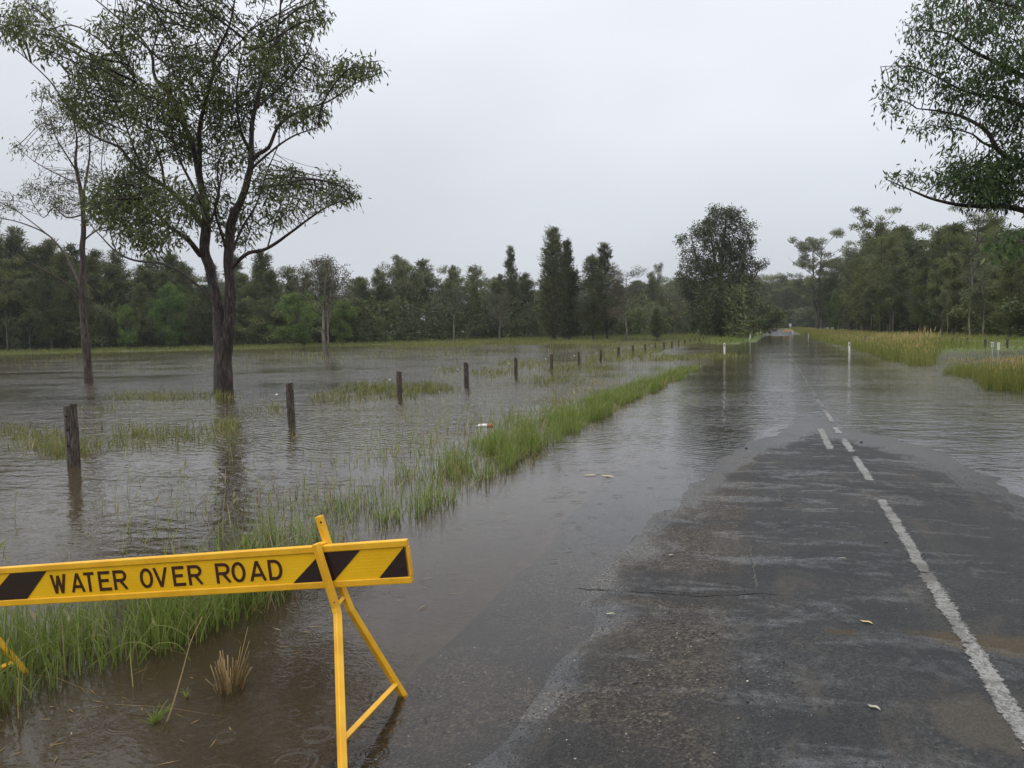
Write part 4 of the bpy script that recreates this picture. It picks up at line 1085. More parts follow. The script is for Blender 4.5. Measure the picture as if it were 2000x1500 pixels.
def skyline(px):
    return np.interp(px, [-300, 0, 60, 130, 200, 300, 420, 560, 700, 850, 880, 950, 1060, 1150, 1230, 1330, 1480, 1530, 1600, 1660, 1720, 1800, 1900, 2000, 2300],
                     [430, 442, 450, 470, 490, 485, 500, 512, 522, 498, 500, 515, 525, 530, 560, 575, 560, 560, 500, 460, 430, 440, 430, 440, 430])
def forest_depth(px):
    return np.interp(px, [-300, 0, 600, 800, 1000, 1200, 1330], [108, 106, 112, 126, 142, 140, 142])
rt = random.Random(5)
KW = {'casuarina_tree': 'pointed casuarina', 'gum_tree': 'rounded gum', 'shrub': 'dark shrub', 'leafy_tree': 'bright leafy tree', 'paperbark_tree': 'pale-stemmed tree'}
LM = [(-400, 'off the left edge beyond the thin half-bare gum'), (0, 'left of the thin half-bare gum'), (165, 'between the half-bare gum and big forked gum'), (430, 'between the big forked gum and pale twin-stemmed tree'),
      (640, 'between the twin-stemmed tree and spreading grey-limbed gum'), (800, 'between the grey-limbed gum and the slender gum'), (886, 'between the slender gum and the round brownish tree'), (978, 'between the round brownish tree and the tallest pointed casuarina'),
      (1082, 'between the tallest pointed casuarina and brown pale-trunked tree'), (1222, 'between the brown pale-trunked tree and large roadside tree'), (1400, 'between the large roadside tree and the road'), (1512, 'between road and tall spreading grey gum'),
      (1595, 'between the spreading grey gum and tallest bright gum'), (1720, 'between the tallest bright gum and the layered slender tree'), (1850, 'between the layered slender tree and the notice board'), (1950, 'right of the notice board'), (2001, 'beyond the right edge')]
ORD = ['first', 'second', 'third', 'fourth', 'fifth', 'sixth', 'seventh', 'eighth', 'ninth', 'tenth', 'eleventh', 'twelfth']
pending = []
def name_pending():
    groups = {}
    for px, rank, kw, o in pending:
        k = max(i for i, (x, _) in enumerate(LM) if px >= x)
        groups.setdefault((k, rank, kw), []).append((px, o))
    for (k, rank, kw), lst in groups.items():
        lst.sort(key=lambda q: q[0])
        for i, (px, o) in enumerate(lst):
            o['label'] = f"{rank} {kw}, {ORD[min(i, 11)]} from left, {LM[k][1]}" if len(lst) > 1 else f"{rank} {kw} {LM[k][1]}"
KL = ['cas1', 'cas2', 'cas3', 'cas4', 'gum3', 'pale', 'gum2', 'cas3', 'pole', 'gum3', 'gum1']
def row(pxs, dfn, drop, kinds, rank, group, jit=3.0, sc=(0.86, 1.04), widen=1.0, cat='tree'):
    for px in pxs:
        px = px + rt.uniform(-9, 9); dep = float(dfn(px)) + rt.uniform(-jit, jit)
        yt = float(skyline(px)) + drop + rt.uniform(-10, 16)
        h = (h_for(px, yt, dep)) * rt.uniform(*sc)
        xy = at_px(px, dep)
        kd = rt.choice(kinds); o = plant(kd, xy[0], xy[1], max(3.0, h) * (.8 if kd in ('pale', 'pole') else 1), rt.random() * 6.28, rank, group, cat, widen * rt.uniform(.8, 1.25))
        pending.append((px, rank, KW.get(o.name.split('.')[0], 'tree'), o))
row(np.arange(-60, 1340, 38), lambda p: forest_depth(p) + 5, 62, KL, 'front-rank', 'front rank of the left forest')
row(np.arange(-80, 1340, 36), lambda p: forest_depth(p) + 14, 20, KL, 'second-rank', 'second rank of the left forest', widen=1.15)
row(np.arange(-80, 1340, 46), lambda p: forest_depth(p) + 26, 4, KL[:4], 'rear-rank', 'rear rank of the left forest', widen=1.3)
for px in np.arange(-70, 1340, 40):
    dep = float(forest_depth(px)) + 7 + rt.uniform(-3, 6); q = px + rt.uniform(-14, 14); xy = at_px(q, dep)
    o = plant('scrub', xy[0], xy[1], rt.uniform(3.5, 6.5), rt.random() * 6.28, '', 'understorey shrubs of the left forest', 'shrub', 1.3)
    pending.append((q, 'understorey', 'dark shrub', o))

# right forest: its edge runs roughly along the road
rt = random.Random(8)
def to_px(u, v):
    p = np.array([u, v, 0.0]) - CAM; dep = float(np.dot(p, _f)); return 1000 + FPX * float(np.dot(p, CR)) / dep, dep
for k, (u0, du, v0, v1, st, drop, rank, grp, w) in enumerate([
    (19, -.03, 52, 250, 4.6, 60, 'front-rank', 'front rank of the right forest', 1.0),
    (25, -.03, 55, 260, 5.2, 14, 'second-rank', 'second rank of the right forest', 1.15),
    (33, -.03, 58, 260, 7.0, 3, 'rear-rank', 'rear rank of the right forest', 1.35)]):
    v = v0
    while v < v1:
        u = u0 + du * (v - v0) + rt.uniform(-1.8, 1.8) + (4.5 if v < 75 else 0)
        px, dep = to_px(u, v)
        if px < 2120:
            yt = float(skyline(px)) + drop + rt.uniform(-16, 18)
            h = min(h_for(px, yt, dep), 21) * rt.uniform(.88, 1.03)
            o = plant(rt.choice(['cas1', 'cas3', 'gum2', 'gum3', 'cas4', 'gum3', 'gum1', 'cas1']), u, v, max(5, h), rt.random() * 6.28, rank, grp, 'tree', w * rt.uniform(.85, 1.2))
            pending.append((px, rank, KW.get(o.name.split('.')[0], 'tree'), o))
        v += st * rt.uniform(.75, 1.25) * (1 + v / 260)
for k in range(24):
    v = 66 + k * 7.5 + rt.uniform(-2, 2); u = 23 - .03 * (v - 52) + rt.uniform(-1, 3); px, dep = to_px(u, v)
    if px > 2080: continue
    o = plant('scrub', u, v, rt.uniform(2.5, 5.0), rt.random() * 6.28, '', 'understorey shrubs of the right forest', 'shrub', 1.3)
    pending.append((px, 'understorey', 'dark shrub', o))
# wood that closes the view at the far end of the road
for dd, hh, st in ((300, 17, 15.0), (330, 20, 16.0), (365, 23, 22.0)):
    for px in np.arange(1225, 1640, st):
        px2 = px + rt.uniform(-6, 6); xy = at_px(px2, dd + rt.uniform(-8, 8))
        o = plant(rt.choice(['cas3', 'gum3', 'gum2', 'cas1', 'cas3']), xy[0], xy[1], hh * rt.uniform(.85, 1.1), rt.random() * 6.28, '', 'trees at the far bend of the road', widen=1.35)
        pending.append((px2, {300: 'hazy near', 330: 'hazy middle', 365: 'hazy rearmost'}[dd], KW.get(o.name.split('.')[0], 'tree'), o))
for px in np.arange(1230, 1640, 19.0):
    xy = at_px(px, 285 + rt.uniform(-6, 6))
    o = plant('scrub', xy[0], xy[1], rt.uniform(5, 7), rt.random() * 6.28, '', 'shrubs at the far bend of the road', 'shrub', 1.5)
    pending.append((px, 'hazy far', 'dark shrub', o))
name_pending()
# tangled undergrowth that fills the woods between the trunks
ru = np.random.default_rng(5)
def thicket(name, label, u, v, zmax, size):
    size = size * .5
    n = len(u); z = ground_z(u, v) + zmax * ru.random(n) ** 1.3 * (.6 + .8 * (vnoise(u * .25, v * .25, 3) + .5))
    C = np.stack([u, v, z], 1); Dv = ru.normal(size=(n, 3)) * .7 + np.array([0, 0, .3])
    V, F = cards(C, Dv, size * ru.uniform(.6, 1.4, n), size * .42 * ru.uniform(.6, 1.4, n), ru, .05)
    props(link(name, mesh_quads(name, V, F, False, np.repeat(np.clip(ru.random(n) * .8, 0, 1), 4)), M['leaf_dark']), label, None, None, 'stuff')
u = ru.uniform(-175, -3, 130000); v = forest_line(u) + ru.uniform(14, 40, 130000)
thicket('undergrowth', 'dark tangled undergrowth inside the left forest', u, v, 6.5, .8)
v = ru.uniform(62, 270, 90000); u = ru.uniform(28, 40, 90000) - .03 * (v - 52)
thicket('thicket', 'dark tangled undergrowth inside the right forest', u, v, 5.5, .8)
u = ru.uniform(-150, 45, 45000); v = ru.uniform(300, 350, 45000)
k = np.abs(u) < 200
thicket('far_undergrowth', 'hazy undergrowth under the trees at the far bend', u[k], v[k], 9, 1.3)

# ------------------------------------------------------------------ grass
def blades(name, XY, Z, Hh, W, rng, lean=0.35, segs=3, seed_heads=0.0, tint=None, wind=(0.1, 0.0)):
    n = len(XY)
    az = rng.random(n) * 6.283
    ln = np.abs(rng.normal(size=n)) * lean
    dirh = np.stack([np.cos(az), np.sin(az)], 1) * ln[:, None] + np.array(wind)
    side = np.stack([-np.sin(az + rng.normal(size=n)), np.cos(az + rng.normal(size=n))], 1)
    side /= np.linalg.norm(side, axis=1)[:, None]
    rows = []
    s = np.linspace(0, 1, segs + 1)
    for k, q in enumerate(s):
        off = dirh * (Hh * q ** 2)[:, None]
        z = Z + Hh * q * (1 - 0.28 * np.minimum(ln, 1.4) * q)
        w = W * (1 - q) ** 0.7 * 0.5
        c = np.concatenate([XY + off, z[:, None]], 1)
        sd = np.concatenate([side * w[:, None], np.zeros((n, 1))], 1)
        if k == segs: rows.append(c[:, None])
        else: rows.append(np.stack([c - sd, c + sd], 1))
    V = np.concatenate(rows, 1)                       # n, 2*segs+1, 3
    m_ = 2 * segs + 1
    base = (np.arange(n) * m_)[:, None]
    tri = []
    for k in range(segs - 1):
        a = 2 * k
        tri += [[a, a + 1, a + 3], [a, a + 3, a + 2]]
    a = 2 * (segs - 1); tri.append([a, a + 1, a + 2])
    F = (base[:, :, None] + np.array(tri)[None]).reshape(-1, 3)
    V = V.reshape(-1, 3)
    ti = rng.random(n) if tint is None else tint
    TI = np.repeat(ti, m_)
    if seed_heads > 0:
        sel = rng.random(n) < seed_heads
        top = np.concatenate([XY + dirh * Hh[:, None] * .8, (Z + Hh * .9)[:, None]], 1)[sel]
        k = len(top)
        dv = np.concatenate([dirh[sel] * 1.2, np.ones((k, 1))], 1)
        dv /= np.linalg.norm(dv, axis=1)[:, None]
        L = Hh[sel] * rng.uniform(.16, .28, k); Wd = L * .14 + .004
        Vc, Fc = cards(top, dv, L, Wd, rng)
        Fc3 = np.concatenate([Fc[:, [0, 1, 2]], Fc[:, [0, 2, 3]]])
        F = np.concatenate([F, Fc3 + len(V)]); V = np.concatenate([V, Vc]); TI = np.concatenate([TI, np.repeat(np.clip(rng.normal(size=k) * .1 + .93, 0, 1), 4)])
    return mesh_quads(name, V, F, False, TI)

def scatter(n, u0, u1, v0, v1, dens, rng, vpow=1.0):
    """rejection sampling with density function dens(u,v) in 0..1"""
    U = rng.uniform(u0, u1, n); V = v0 + (v1 - v0) * rng.random(n) ** vpow
    k = rng.random(n) < dens(U, V)
    return U[k], V[k]

rg = np.random.default_rng(42)
# verge strip between road and fence: lush along its road side, thin towards the fence
def verge_d(u, v):
    edge = -3.05 - 0.25 * vnoise(v * 0.8, 0 * v, 3) - 0.12 * vnoise(v * 3, 0 * v, 4) - 0.25 * smooth(4, 1, v) + 0.15 * smooth(15, 28, v)
    d = smooth(0, -0.10, u - edge)
    w = np.interp(v, [0, 3, 6, 10, 20, 30, 34], [1.6, 1.1, 1.05, 1.15, 1.1, .7, .3])
    core = 1 - smooth(0.55 * w, 1.25 * w, edge - u)
    tail = 0.055 * (1 - smooth(1.2, 3.2, edge - u)) * np.clip(0.5 + 3 * fbm(u * 1.5, v * 1.5, 8, 2), 0, 2.2)
    clump = np.clip(0.44 + 2.6 * fbm(u * 2.4, v * 1.7, 12, 3), 0.03, 1)
    return d * np.clip(core * clump + tail, 0, 1) * (1 - smooth(30, 35, v))
U, V = scatter(130000, -7.2, -2.7, 1.0, 35, verge_d, rg, 1.75)
lush = verge_d(U, V)
Hh = (0.20 + 0.20 * rg.random(len(U))) * (0.65 + 0.5 * lush) * (1 + 0.5 * vnoise(U * 1.2, V * 1.2, 6)) * np.interp(V, [1, 6, 30], [1.1, 1.0, .9])
tint = np.clip(0.12 + 0.4 * rg.random(len(U)) + 0.3 * (1 - lush) * rg.random(len(U)) + (rg.random(len(U)) < .08) * .6, 0, 1)
Hh = Hh * rg.uniform(.45, 1.10, len(U))
me = blades('verge_grass', np.stack([U, V], 1), np.full(len(U), -0.06), Hh + .06, 0.0065 + 0.0006 * V, rg, 0.46, 3, 0.015, tint, (0.03, -0.02))
props(link('verge_grass', me, M['grass_green']), 'bright green grass strip standing in water between road and fence', None, None, 'stuff')
# sparse tall seeding stems on the fence side of the verge
U, V = scatter(800, -7.0, -3.2, 2.5, 16, lambda u, v: np.clip(.5 + 2 * fbm(u, v, 91, 2), 0, 1), rg)
me = blades('seeding_grass', np.stack([U, V], 1), np.full(len(U), -.05), rg.uniform(.22, .60, len(U)), 0.005 + 0.0005 * V, rg, .45, 4, .4, np.clip(rg.random(len(U)) * .5 + .35, 0, 1))
props(link('seeding_grass', me, M['grass_green']), 'thin seeding stems poking out of the flooded verge', None, None, 'stuff')

# patches of drowned grass round the fence and in the paddock
pats = [(90, 860, 60, 22, 420), (250, 855, 90, 20, 700), (390, 850, 70, 16, 300), (745, 765, 85, 16, 1600), (840, 760, 45, 10, 500), (300, 775, 90, 8, 500), (440, 775, 70, 7, 260), (650, 780, 50, 10, 160),
        (440, 830, 26, 14, 240), (130, 880, 50, 14, 420), (1080, 745, 60, 12, 500), (960, 730, 40, 9, 300), (880, 725, 30, 8, 160), (1130, 720, 70, 10, 700), (1020, 712, 60, 8, 400), (180, 800, 50, 5, 80), (520, 800, 40, 10, 90),
        (1300, 700, 80, 5, 800), (1400, 697, 60, 4, 400), (1230, 700, 100, 8, 700), (30, 845, 40, 12, 120), (560, 700, 180, 6, 260), (860, 690, 160, 6, 400), (300, 715, 260, 8, 240), (120, 700, 150, 5, 200)]
UV, HH, TT_, WW = [], [], [], []
for cx, cy, rx, ry, n in pats:
    a = rg.random(n) * 6.283; q = np.sqrt(rg.random(n)) * (1 + 0.25 * rg.normal(size=n))
    pts = np.array([P(cx + rx * q[i] * math.cos(a[i]), max(cy + ry * q[i] * math.sin(a[i]), 674)) for i in range(n)])
    k = fbm(pts[:, 0] * 1.3, pts[:, 1] * 1.3, 15, 2) > -.22
    pts = pts[k]; dist = pts[:, 1]
    UV.append(pts[:, :2]); HH.append(rg.uniform(.08, .26, len(pts)) * np.interp(dist, [0, 60], [1, 1.5])); WW.append(.007 + .0007 * dist); TT_.append(rg.random(len(pts)))
UV = np.concatenate(UV); HH = np.concatenate(HH); WW = np.concatenate(WW); TT_ = np.concatenate(TT_)
me = blades('flooded_grass', UV, np.full(len(UV), -.02), HH, WW, rg, .7, 3, .03, TT_)
props(link('flooded_grass', me, M['grass_flood']), 'drowned grass tips breaking the water round the fence posts and paddock', None, None, 'stuff')

# emergent brownish grass in the water beyond the fence, and the bank before the forest
def marsh_d(u, v):
    fl = forest_line(u) - v
    return np.clip(.32 + 2.2 * fbm(u * .12, v * .12, 33, 3), 0, 1) * smooth(85, 25, fl) * (fl > -2)
U, V = scatter(60000, -45, -7.5, 34, 134, marsh_d, rg)
me = blades('marsh_grass', np.stack([U, V], 1), np.full(len(U), -.03), rg.uniform(.2, .55, len(U)), np.full(len(U), .045), rg, .35, 2, 0, np.clip(rg.random(len(U)) * .8 + .1, 0, 1))
props(link('marsh_grass', me, M['grass_flood']), 'flooded rank grass in the paddock beyond the fence', None, None, 'stuff')
def bank_d(u, v):
    fl = v - forest_line(u); return smooth(-6.5, -3.5, fl + 3 * vnoise(u * .2, v * .2, 4)) * (1 - smooth(7, 14, fl)) 
U, V = scatter(90000, -125, -4, 55, 150, bank_d, rg)
me = blades('bank_grass', np.stack([U, V], 1), ground_z(U, V) - .03, rg.uniform(.3, .75, len(U)), np.full(len(U), .07), rg, .3, 2, 0, np.clip(rg.random(len(U)) * .6 + .2, 0, 1))
props(link('bank_grass', me, M['grass_flood']), 'green grass bank along the foot of the left forest', None, None, 'stuff')
# bright verge on the left side of the far road
def lv_d(u, v): return smooth(74, 84, v + 3 * vnoise(v * .3, u, 2)) * smooth(-2.3, -2.8, u - uc(v)) * smooth(-16, -8, u - uc(v))
U, V = scatter(26000, -40, -2, 72, 300, lv_d, rg, 1.5)
me = blades('roadside_grass', np.stack([U, V], 1), ground_z(U, V) - .02, rg.uniform(.2, .5, len(U)), np.full(len(U), .07), rg, .3, 2, 0, np.clip(rg.random(len(U)) * .45, 0, 1))
props(link('roadside_grass', me, M['grass_green']), 'bright green verge left of the far road', None, None, 'stuff')

# right side: tall golden seeding grass along the road
def gold_d(u, v):
    e = 4.75 + .35 * vnoise(v * .25, 0 * v, 13) - 0.5 * smooth(50, 110, v)
    return smooth(0, .5, u - uc(v) - e) * (1 - smooth(9, 14, u)) * (1 - smooth(-.4, .5, u - (.18 * v - .3 + .4 * vnoise(v * .7, u * .7, 2))) * (1 - smooth(50, 58, v)))
U, V = scatter(90000, 4.0, 15, 30, 250, gold_d, rg, 1.7)
k = V > 33.5 + .8 * vnoise(U * 2, V * .1, 5)
U, V = U[k], V[k]
hh = rg.uniform(.50, 1.25, len(U)) * (1 + .7 * vnoise(U * .6, V * .35, 71)) * np.interp(U, [4.5, 6, 12], [.8, 1.0, .75]) * np.interp(V, [31, 36, 60, 130, 200], [1.05, 1.1, .75, .6, .6])
me = blades('golden_grass', np.stack([U, V], 1), np.maximum(ground_z(U, V) - .03, -.12), hh, 0.012 + 0.00033 * V, rg, .16, 3, .30, np.clip(rg.random(len(U)) * .62, 0, 1), (-.05, 0))
props(link('golden_grass', me, M['grass_gold']), 'tall golden seeding grass along the right edge of the flooded road', None, None, 'stuff')
def near_d(u, v):
    e = 4.55 + .5 * vnoise(v * .5, 0 * v, 19) + .35 * vnoise(v * 2.0, u, 29)
    return smooth(0, .5, u - e - np.interp(v, [14, 20, 30], [0, .25, .9])) * (1 - smooth(29, 33, v)) * np.clip(.7 + 2.0 * fbm(u * .7, v * .5, 45, 2), .04, 1)
U, V = scatter(90000, 4.1, 13, 9, 33, near_d, rg)
me = blades('reed_grass', np.stack([U, V], 1), np.full(len(U), -.08), rg.uniform(.30, .95, len(U)) * np.interp(V, [10, 20, 31], [1.15, 1.0, .5]), np.full(len(U), .012), rg, .22, 3, .12, np.clip(rg.random(len(U)) * .6, 0, 1), (-.04, 0))
props(link('reed_grass', me, M['grass_gold']), 'long green-gold grass standing in water at the right edge', None, None, 'stuff')
# turf of the right paddock up to the forest
def rp_d(u, v): return (1 - .93 * smooth(28, 31, v) * (1 - smooth(42, 48, v - .35 * np.clip(u - 5, 0, 30))) * (1 - smooth(14, 24, u))) * np.clip(.6 + fbm(u * .3, v * .3, 8, 2), .1, 1)
U, V = scatter(70000, 8, 42, 28, 190, rp_d, rg, 1.4)
me = blades('paddock_grass', np.stack([U, V], 1), ground_z(U, V) - .02, rg.uniform(.15, .45, len(U)), np.full(len(U), .05), rg, .35, 2, .03, np.clip(rg.random(len(U)) * .55, 0, 1))
props(link('paddock_grass', me, M['grass_gold']), 'short grass of the right paddock between fence and forest', None, None, 'stuff')

# bent dead stems, drifting straw and road grit
U, V = scatter(2600, -5.4, -2.9, 1.2, 24, lambda u, v: np.clip(.4 + 2 * fbm(u, v, 55, 2), 0, 1), rg, 1.4)
me = blades('dead_stems', np.stack([U, V], 1), np.full(len(U), -.04), rg.uniform(.12, .38, len(U)), 0.005 + 0.0004 * V, rg, 1.1, 4, .05, rg.random(len(U)))
props(link('dead_stems', me, M['straw']), 'bent dead stems tangled in the flooded verge', None, None, 'stuff')
n = 900
U = np.concatenate([rg.uniform(-3.3, -1.9, 350), rg.uniform(-9, -3.5, 550)]); V = np.concatenate([1.6 + 9 * rg.random(350) ** 1.5, 2 + 24 * rg.random(550)])
k = fbm(U * 1.1, V * .8, 66, 2) > -.05; U, V = U[k], V[k]; n = len(U)
Dv = np.stack([rg.normal(size=n), rg.normal(size=n) * .6, rg.normal(size=n) * .02], 1)
Vc, Fc = cards(np.stack([U, V, np.full(n, .004)], 1), Dv, rg.uniform(.02, .11, n), rg.uniform(.003, .008, n), rg, 0.0, roll=np.tile([0, 0, 1.0], (n, 1)) + rg.normal(size=(n, 3)) * .05)
props(link('floating_straw', mesh_quads('floating_straw', Vc, Fc, False, np.repeat(rg.random(n) * .8, 4)), M['straw']), 'scraps of straw drifting on the flood water', None, None, 'stuff')
t = NT('road_grit'); t.principled(t.ramp(t.attr('tint'), [(0.0, (0.012, 0.011, 0.010)), (0.55, (0.06, 0.05, 0.04)), (0.85, (0.17, 0.145, 0.11)), (1.0, (0.50, 0.46, 0.40))]), 0.5, 0.4); M['grit'] = t.m
def grit_d(u, v): return np.clip((1 - smooth(-.3, .4, u)) + .12, 0, 1) * np.clip(.45 + 2.2 * fbm(u * 1.3, v * .9, 88, 3), .02, 1)
U, V = scatter(15000, -1.6, 2.4, 1.7, 10, grit_d, rg, 1.5); n = len(U)
zz = road_z(U, V); r_ = rg.uniform(.0016, .0046, n) * (1 + (rg.random(n) < .03) * .9)
oct_ = np.array([[1, 0, 0], [-1, 0, 0], [0, 1, 0], [0, -1, 0], [0, 0, .7], [0, 0, -.7]])
Vg = (np.stack([U, V, zz + r_ * .3], 1)[:, None] + oct_[None] * r_[:, None, None] * rg.uniform(.6, 1.3, (n, 6, 1))).reshape(-1, 3)
Fo = np.array([[0, 2, 4], [2, 1, 4], [1, 3, 4], [3, 0, 4], [2, 0, 5], [1, 2, 5], [3, 1, 5], [0, 3, 5]])
Fg = (np.arange(n)[:, None, None] * 6 + Fo[None]).reshape(-1, 3)
props(link('road_grit', mesh_quads('road_grit', Vg, Fg, False, np.repeat(rg.random(n), 6)), M['grit']), 'loose grit and chips on the worn asphalt', None, None, 'stuff')

# ------------------------------------------------------------------ left fence
p_first = P(145, 910); 
tops = [(140, 790), (565, 748), (779, 726), (911, 708), (1007, 698), (1070, 691), (1121, 686), (1162, 683), (1197, 678), (1225, 675), (1248, 672), (1266, 670), (1283, 669), (1297, 667), (1311, 665), (1324, 663.5), (1334, 662), (1345, 661), (1353, 660), (1361, 659), (1369, 658), (1376, 657), (1382, 656.5), (1388, 656), (1393, 655.5)]
bots = [(145, 910), (569, 824), (781, 778), (911, 755), (1008, 739)]
fence = empty('fence', p_first)
props(fence, 'line of weathered split timber fence posts standing in flood water beside the road', 'fence')
b0, b1 = P(145, 910), P(1008, 739)
u_f = [P(*b)[0] for b in bots]
post_xy = [P(*b)[:2] for b in bots]
step_v = (post_xy[4][1] - post_xy[0][1]) / 4
rp = random.Random(2)
def post_mesh(h, w, d, seed, holes=True):
    """split hardwood post: irregular section, chamfered uneven top"""
    r_ = np.random.default_rng(seed)
    n = 10; zs = np.array([-.5, 0, h * .3, h * .6, h * .9, h * .985, h])
    a = np.arange(n) * 2 * math.pi / n
    sq = 1 / np.maximum(np.abs(np.cos(a)), np.abs(np.sin(a))) ** .65
    prof = sq * (1 + r_.normal(size=n) * .09)
    V = []
    for i, z in enumerate(zs):
        s = (1 + r_.normal(size=n) * .03) * (1.0 if i < 6 else .86)
        lift = (np.cos(a + seed) * .018 if i >= 5 else 0) + (r_.normal(size=n) * .008 if i >= 5 else 0)
        V.append(np.stack([np.cos(a) * w / 2 * prof * s, np.sin(a) * d / 2 * prof * s, z + lift * np.ones(n)], 1))
    V = np.concatenate(V)
    k = np.arange(n); k2 = (k + 1) % n
    F = [tuple(map(int, f)) for i in range(len(zs) - 1) for f in np.stack([k + i * n, k2 + i * n, k2 + (i + 1) * n, k + (i + 1) * n], 1)]
    F.append(tuple(range((len(zs) - 1) * n, len(zs) * n)))
    return V, F
posts = []
for i in range(25):
    if i < 5: xy = np.array(post_xy[i])
    else:
        v = post_xy[0][1] + step_v * i
        xy = np.array([P(tops[i][0], 700)[0], v])
        # lateral position from the image column at that distance
        t_ = v / ray(tops[i][0], 680)[1]; xy = np.array([ray(tops[i][0], 680)[0] * t_, v])
    if i >= 5:
        u_line = post_xy[0][0] + (post_xy[4][0] - post_xy[0][0]) * i / 4.0
        xy[0] = 0.15 * xy[0] + 0.85 * u_line
    dep = depth_of([xy[0], xy[1], 0])
    top_z = D(tops[i][0], tops[i][1], dep)[2]
    if i >= 5: top_z = float(np.clip(top_z, .5, .95))
    w = .155 if i == 0 else rp.uniform(.11, .15)
    Vp, Fp = post_mesh(top_z, w, rp.uniform(.09, .13), i)
    o = link('fence_post', mesh_py('fence_post', Vp, Fp, False), M['post'], fence)
    for p_ in o.data.polygons: p_.use_smooth = False
    bevel_obj(o, .006, 1)
    o.location = (xy[0] - p_first[0], xy[1] - p_first[1], 0)
    o.rotation_euler = (R(rp.uniform(-1.5, 1.5)) * (i > 0), R(rp.uniform(-1.5, 1.5)) * (i > 0), YAW + R(rp.uniform(-25, 25)))
    posts.append((o, xy, top_z))
    if i < 2:
        for zz in (.82, .60, .34):
            d_ = np.array([-xy[0], -xy[1]]); d_ /= np.linalg.norm(d_)
            Vh, Fh = tube([[0, -.085, top_z * zz], [0, -.068, top_z * zz]], [.011, .011], 8)
            hobj = link('bolt_hole', mesh_py('bolt_hole', Vh, fix_tris(Fh), True), M['hole'], o)
    if 0 < i < 13:      # white ring insulator standing off on an arm
        zz = top_z * .72
        side = -1
        Vi, Fi = tube([[side * .05, 0, zz], [side * .24, 0, zz - .01]], [.004, .004], 5)
        arm = link('insulator_arm', mesh_py('insulator_arm', Vi, fix_tris(Fi), True), M['wire'], o)
        Vi, Fi = tube([[side * .25, -.02, zz - .01], [side * .25, -.008, zz - .01], [side * .25, .008, zz - .01], [side * .25, .02, zz - .01]], [.012, .026, .026, .012], 8)
        link('insulator', mesh_py('insulator', Vi, fix_tris(Fi), True), M['insulator'], o)
# two slack wires, one threaded through the insulators
for frac, rad in ((.72, .0016), (.35, .002)):
    path = []
    for (o, xy, tz), (o2, xy2, tz2) in zip(posts[:-1], posts[1:]):
        for s in (0, .25, .5, .75):
            q = xy * (1 - s) + xy2 * s; path.append([q[0] - p_first[0], q[1] - p_first[1], (tz * (1 - s) + tz2 * s) * frac - .05 * 4 * s * (1 - s)])
    path = [[path[0][0] - .8, path[0][1] - 3.5, path[0][2]]] + path
    link('fence_wire', mesh_quads('fence_wire', *tube(path, [rad] * len(path), 4, False)), M['wire'], fence)

# right paddock fence: short dark posts
rfence = empty('fence', P(1740, 676))
props(rfence, 'row of short dark posts across the right paddock before the forest', 'fence')
ro = np.array(rfence.location)
rposts = []
for px, ytop, yb_ in ((1690, 656, 662), (1715, 657, 666), (1740, 659, 668), (1775, 656, 672), (1793, 659, 674), (1812, 659, 668), (1834, 660, 674), (1860, 660, 672), (1888, 660, 675), (1924, 663, 678), (1967, 662, 678), (2010, 662, 679)):
    g0 = P(px, yb_ + 2, 0.12)
    g0 = P(px, max(yb_, 672) + 2, 0.12)
    dep = depth_of(g0); tz = D(px, ytop, dep)[2]
    Vp, Fp = post_mesh(max(.35, tz - .05), .12, .11, int(px))
    o = link('fence_post', mesh_py('fence_post', Vp, Fp), M['post'], rfence)
    o.location = (g0[0] - ro[0], g0[1] - ro[1], .05 - ro[2]); rposts.append(np.array(o.location) + [0, 0, max(.3, tz * .7)])
rposts.sort(key=lambda q: q[0])
link('fence_wire', mesh_quads('fence_wire', *tube(rposts, [.006] * len(rposts), 4, False)), M['wire'], rfence)

# ------------------------------------------------------------------ guide posts
def guide_mesh(h):
    w, d = .105, .035
    outl = [(-w / 2, -.5), (w / 2, -.5), (w / 2, h - .03), (w / 2 - .018, h - .008), (w / 2 - .035, h), (-w / 2 + .035, h), (-w / 2 + .018, h - .008), (-w / 2, h - .03)]
    n = len(outl)
    V = [(x, -d / 2, z) for x, z in outl] + [(x, d / 2, z) for x, z in outl]
    F = [tuple(range(n - 1, -1, -1))[::-1], tuple(range(2 * n - 1, n - 1, -1))]
    F += [(i, (i + 1) % n + 0, (i + 1) % n + n, i + n) for i in range(n)]
    return mesh_py('post_body', V, F)
gp = [((1415, 693), 669.5, 'nearest white guide post on the left, standing in water at the road edge'),
      ((1465, 666), 653, 'second white guide post on the left beside bright green verge'),
      ((1485, 654.5), 645.5, 'third white guide post on the left, with a pale object leaning at its top'),
      ((1491.5, 648.3), 641, 'farthest white guide post on the left of the road'),
      ((1659, 690), 668, 'nearest white guide post on the right before the tall golden grass'),
      ((1579, 658.5), 651.5, 'short white guide post showing above the golden grass on the right'),
      ((1548.5, 652.3), 644, 'white guide post on the right beside the far yellow barrier')]
for (bx, by), ty, lab in gp:
    g0 = P(bx, by, 0.0); dep = depth_of(g0); h = D(bx, ty, dep)[2]
    t_ = empty('guide_post', g0, R(rp.uniform(-8, 8)))
    t_.rotation_euler[1] = R(rp.uniform(-3, 3))
    props(t_, lab, 'guide post', 'white guide posts along the road')
    o = link('post_body', guide_mesh(h), M['white'], t_)
    V, F = box_part((0, -.02, h - .15), (.045, .006, .13))
    link('reflector', mesh_py('reflector', V, F), M['reflector'], t_)

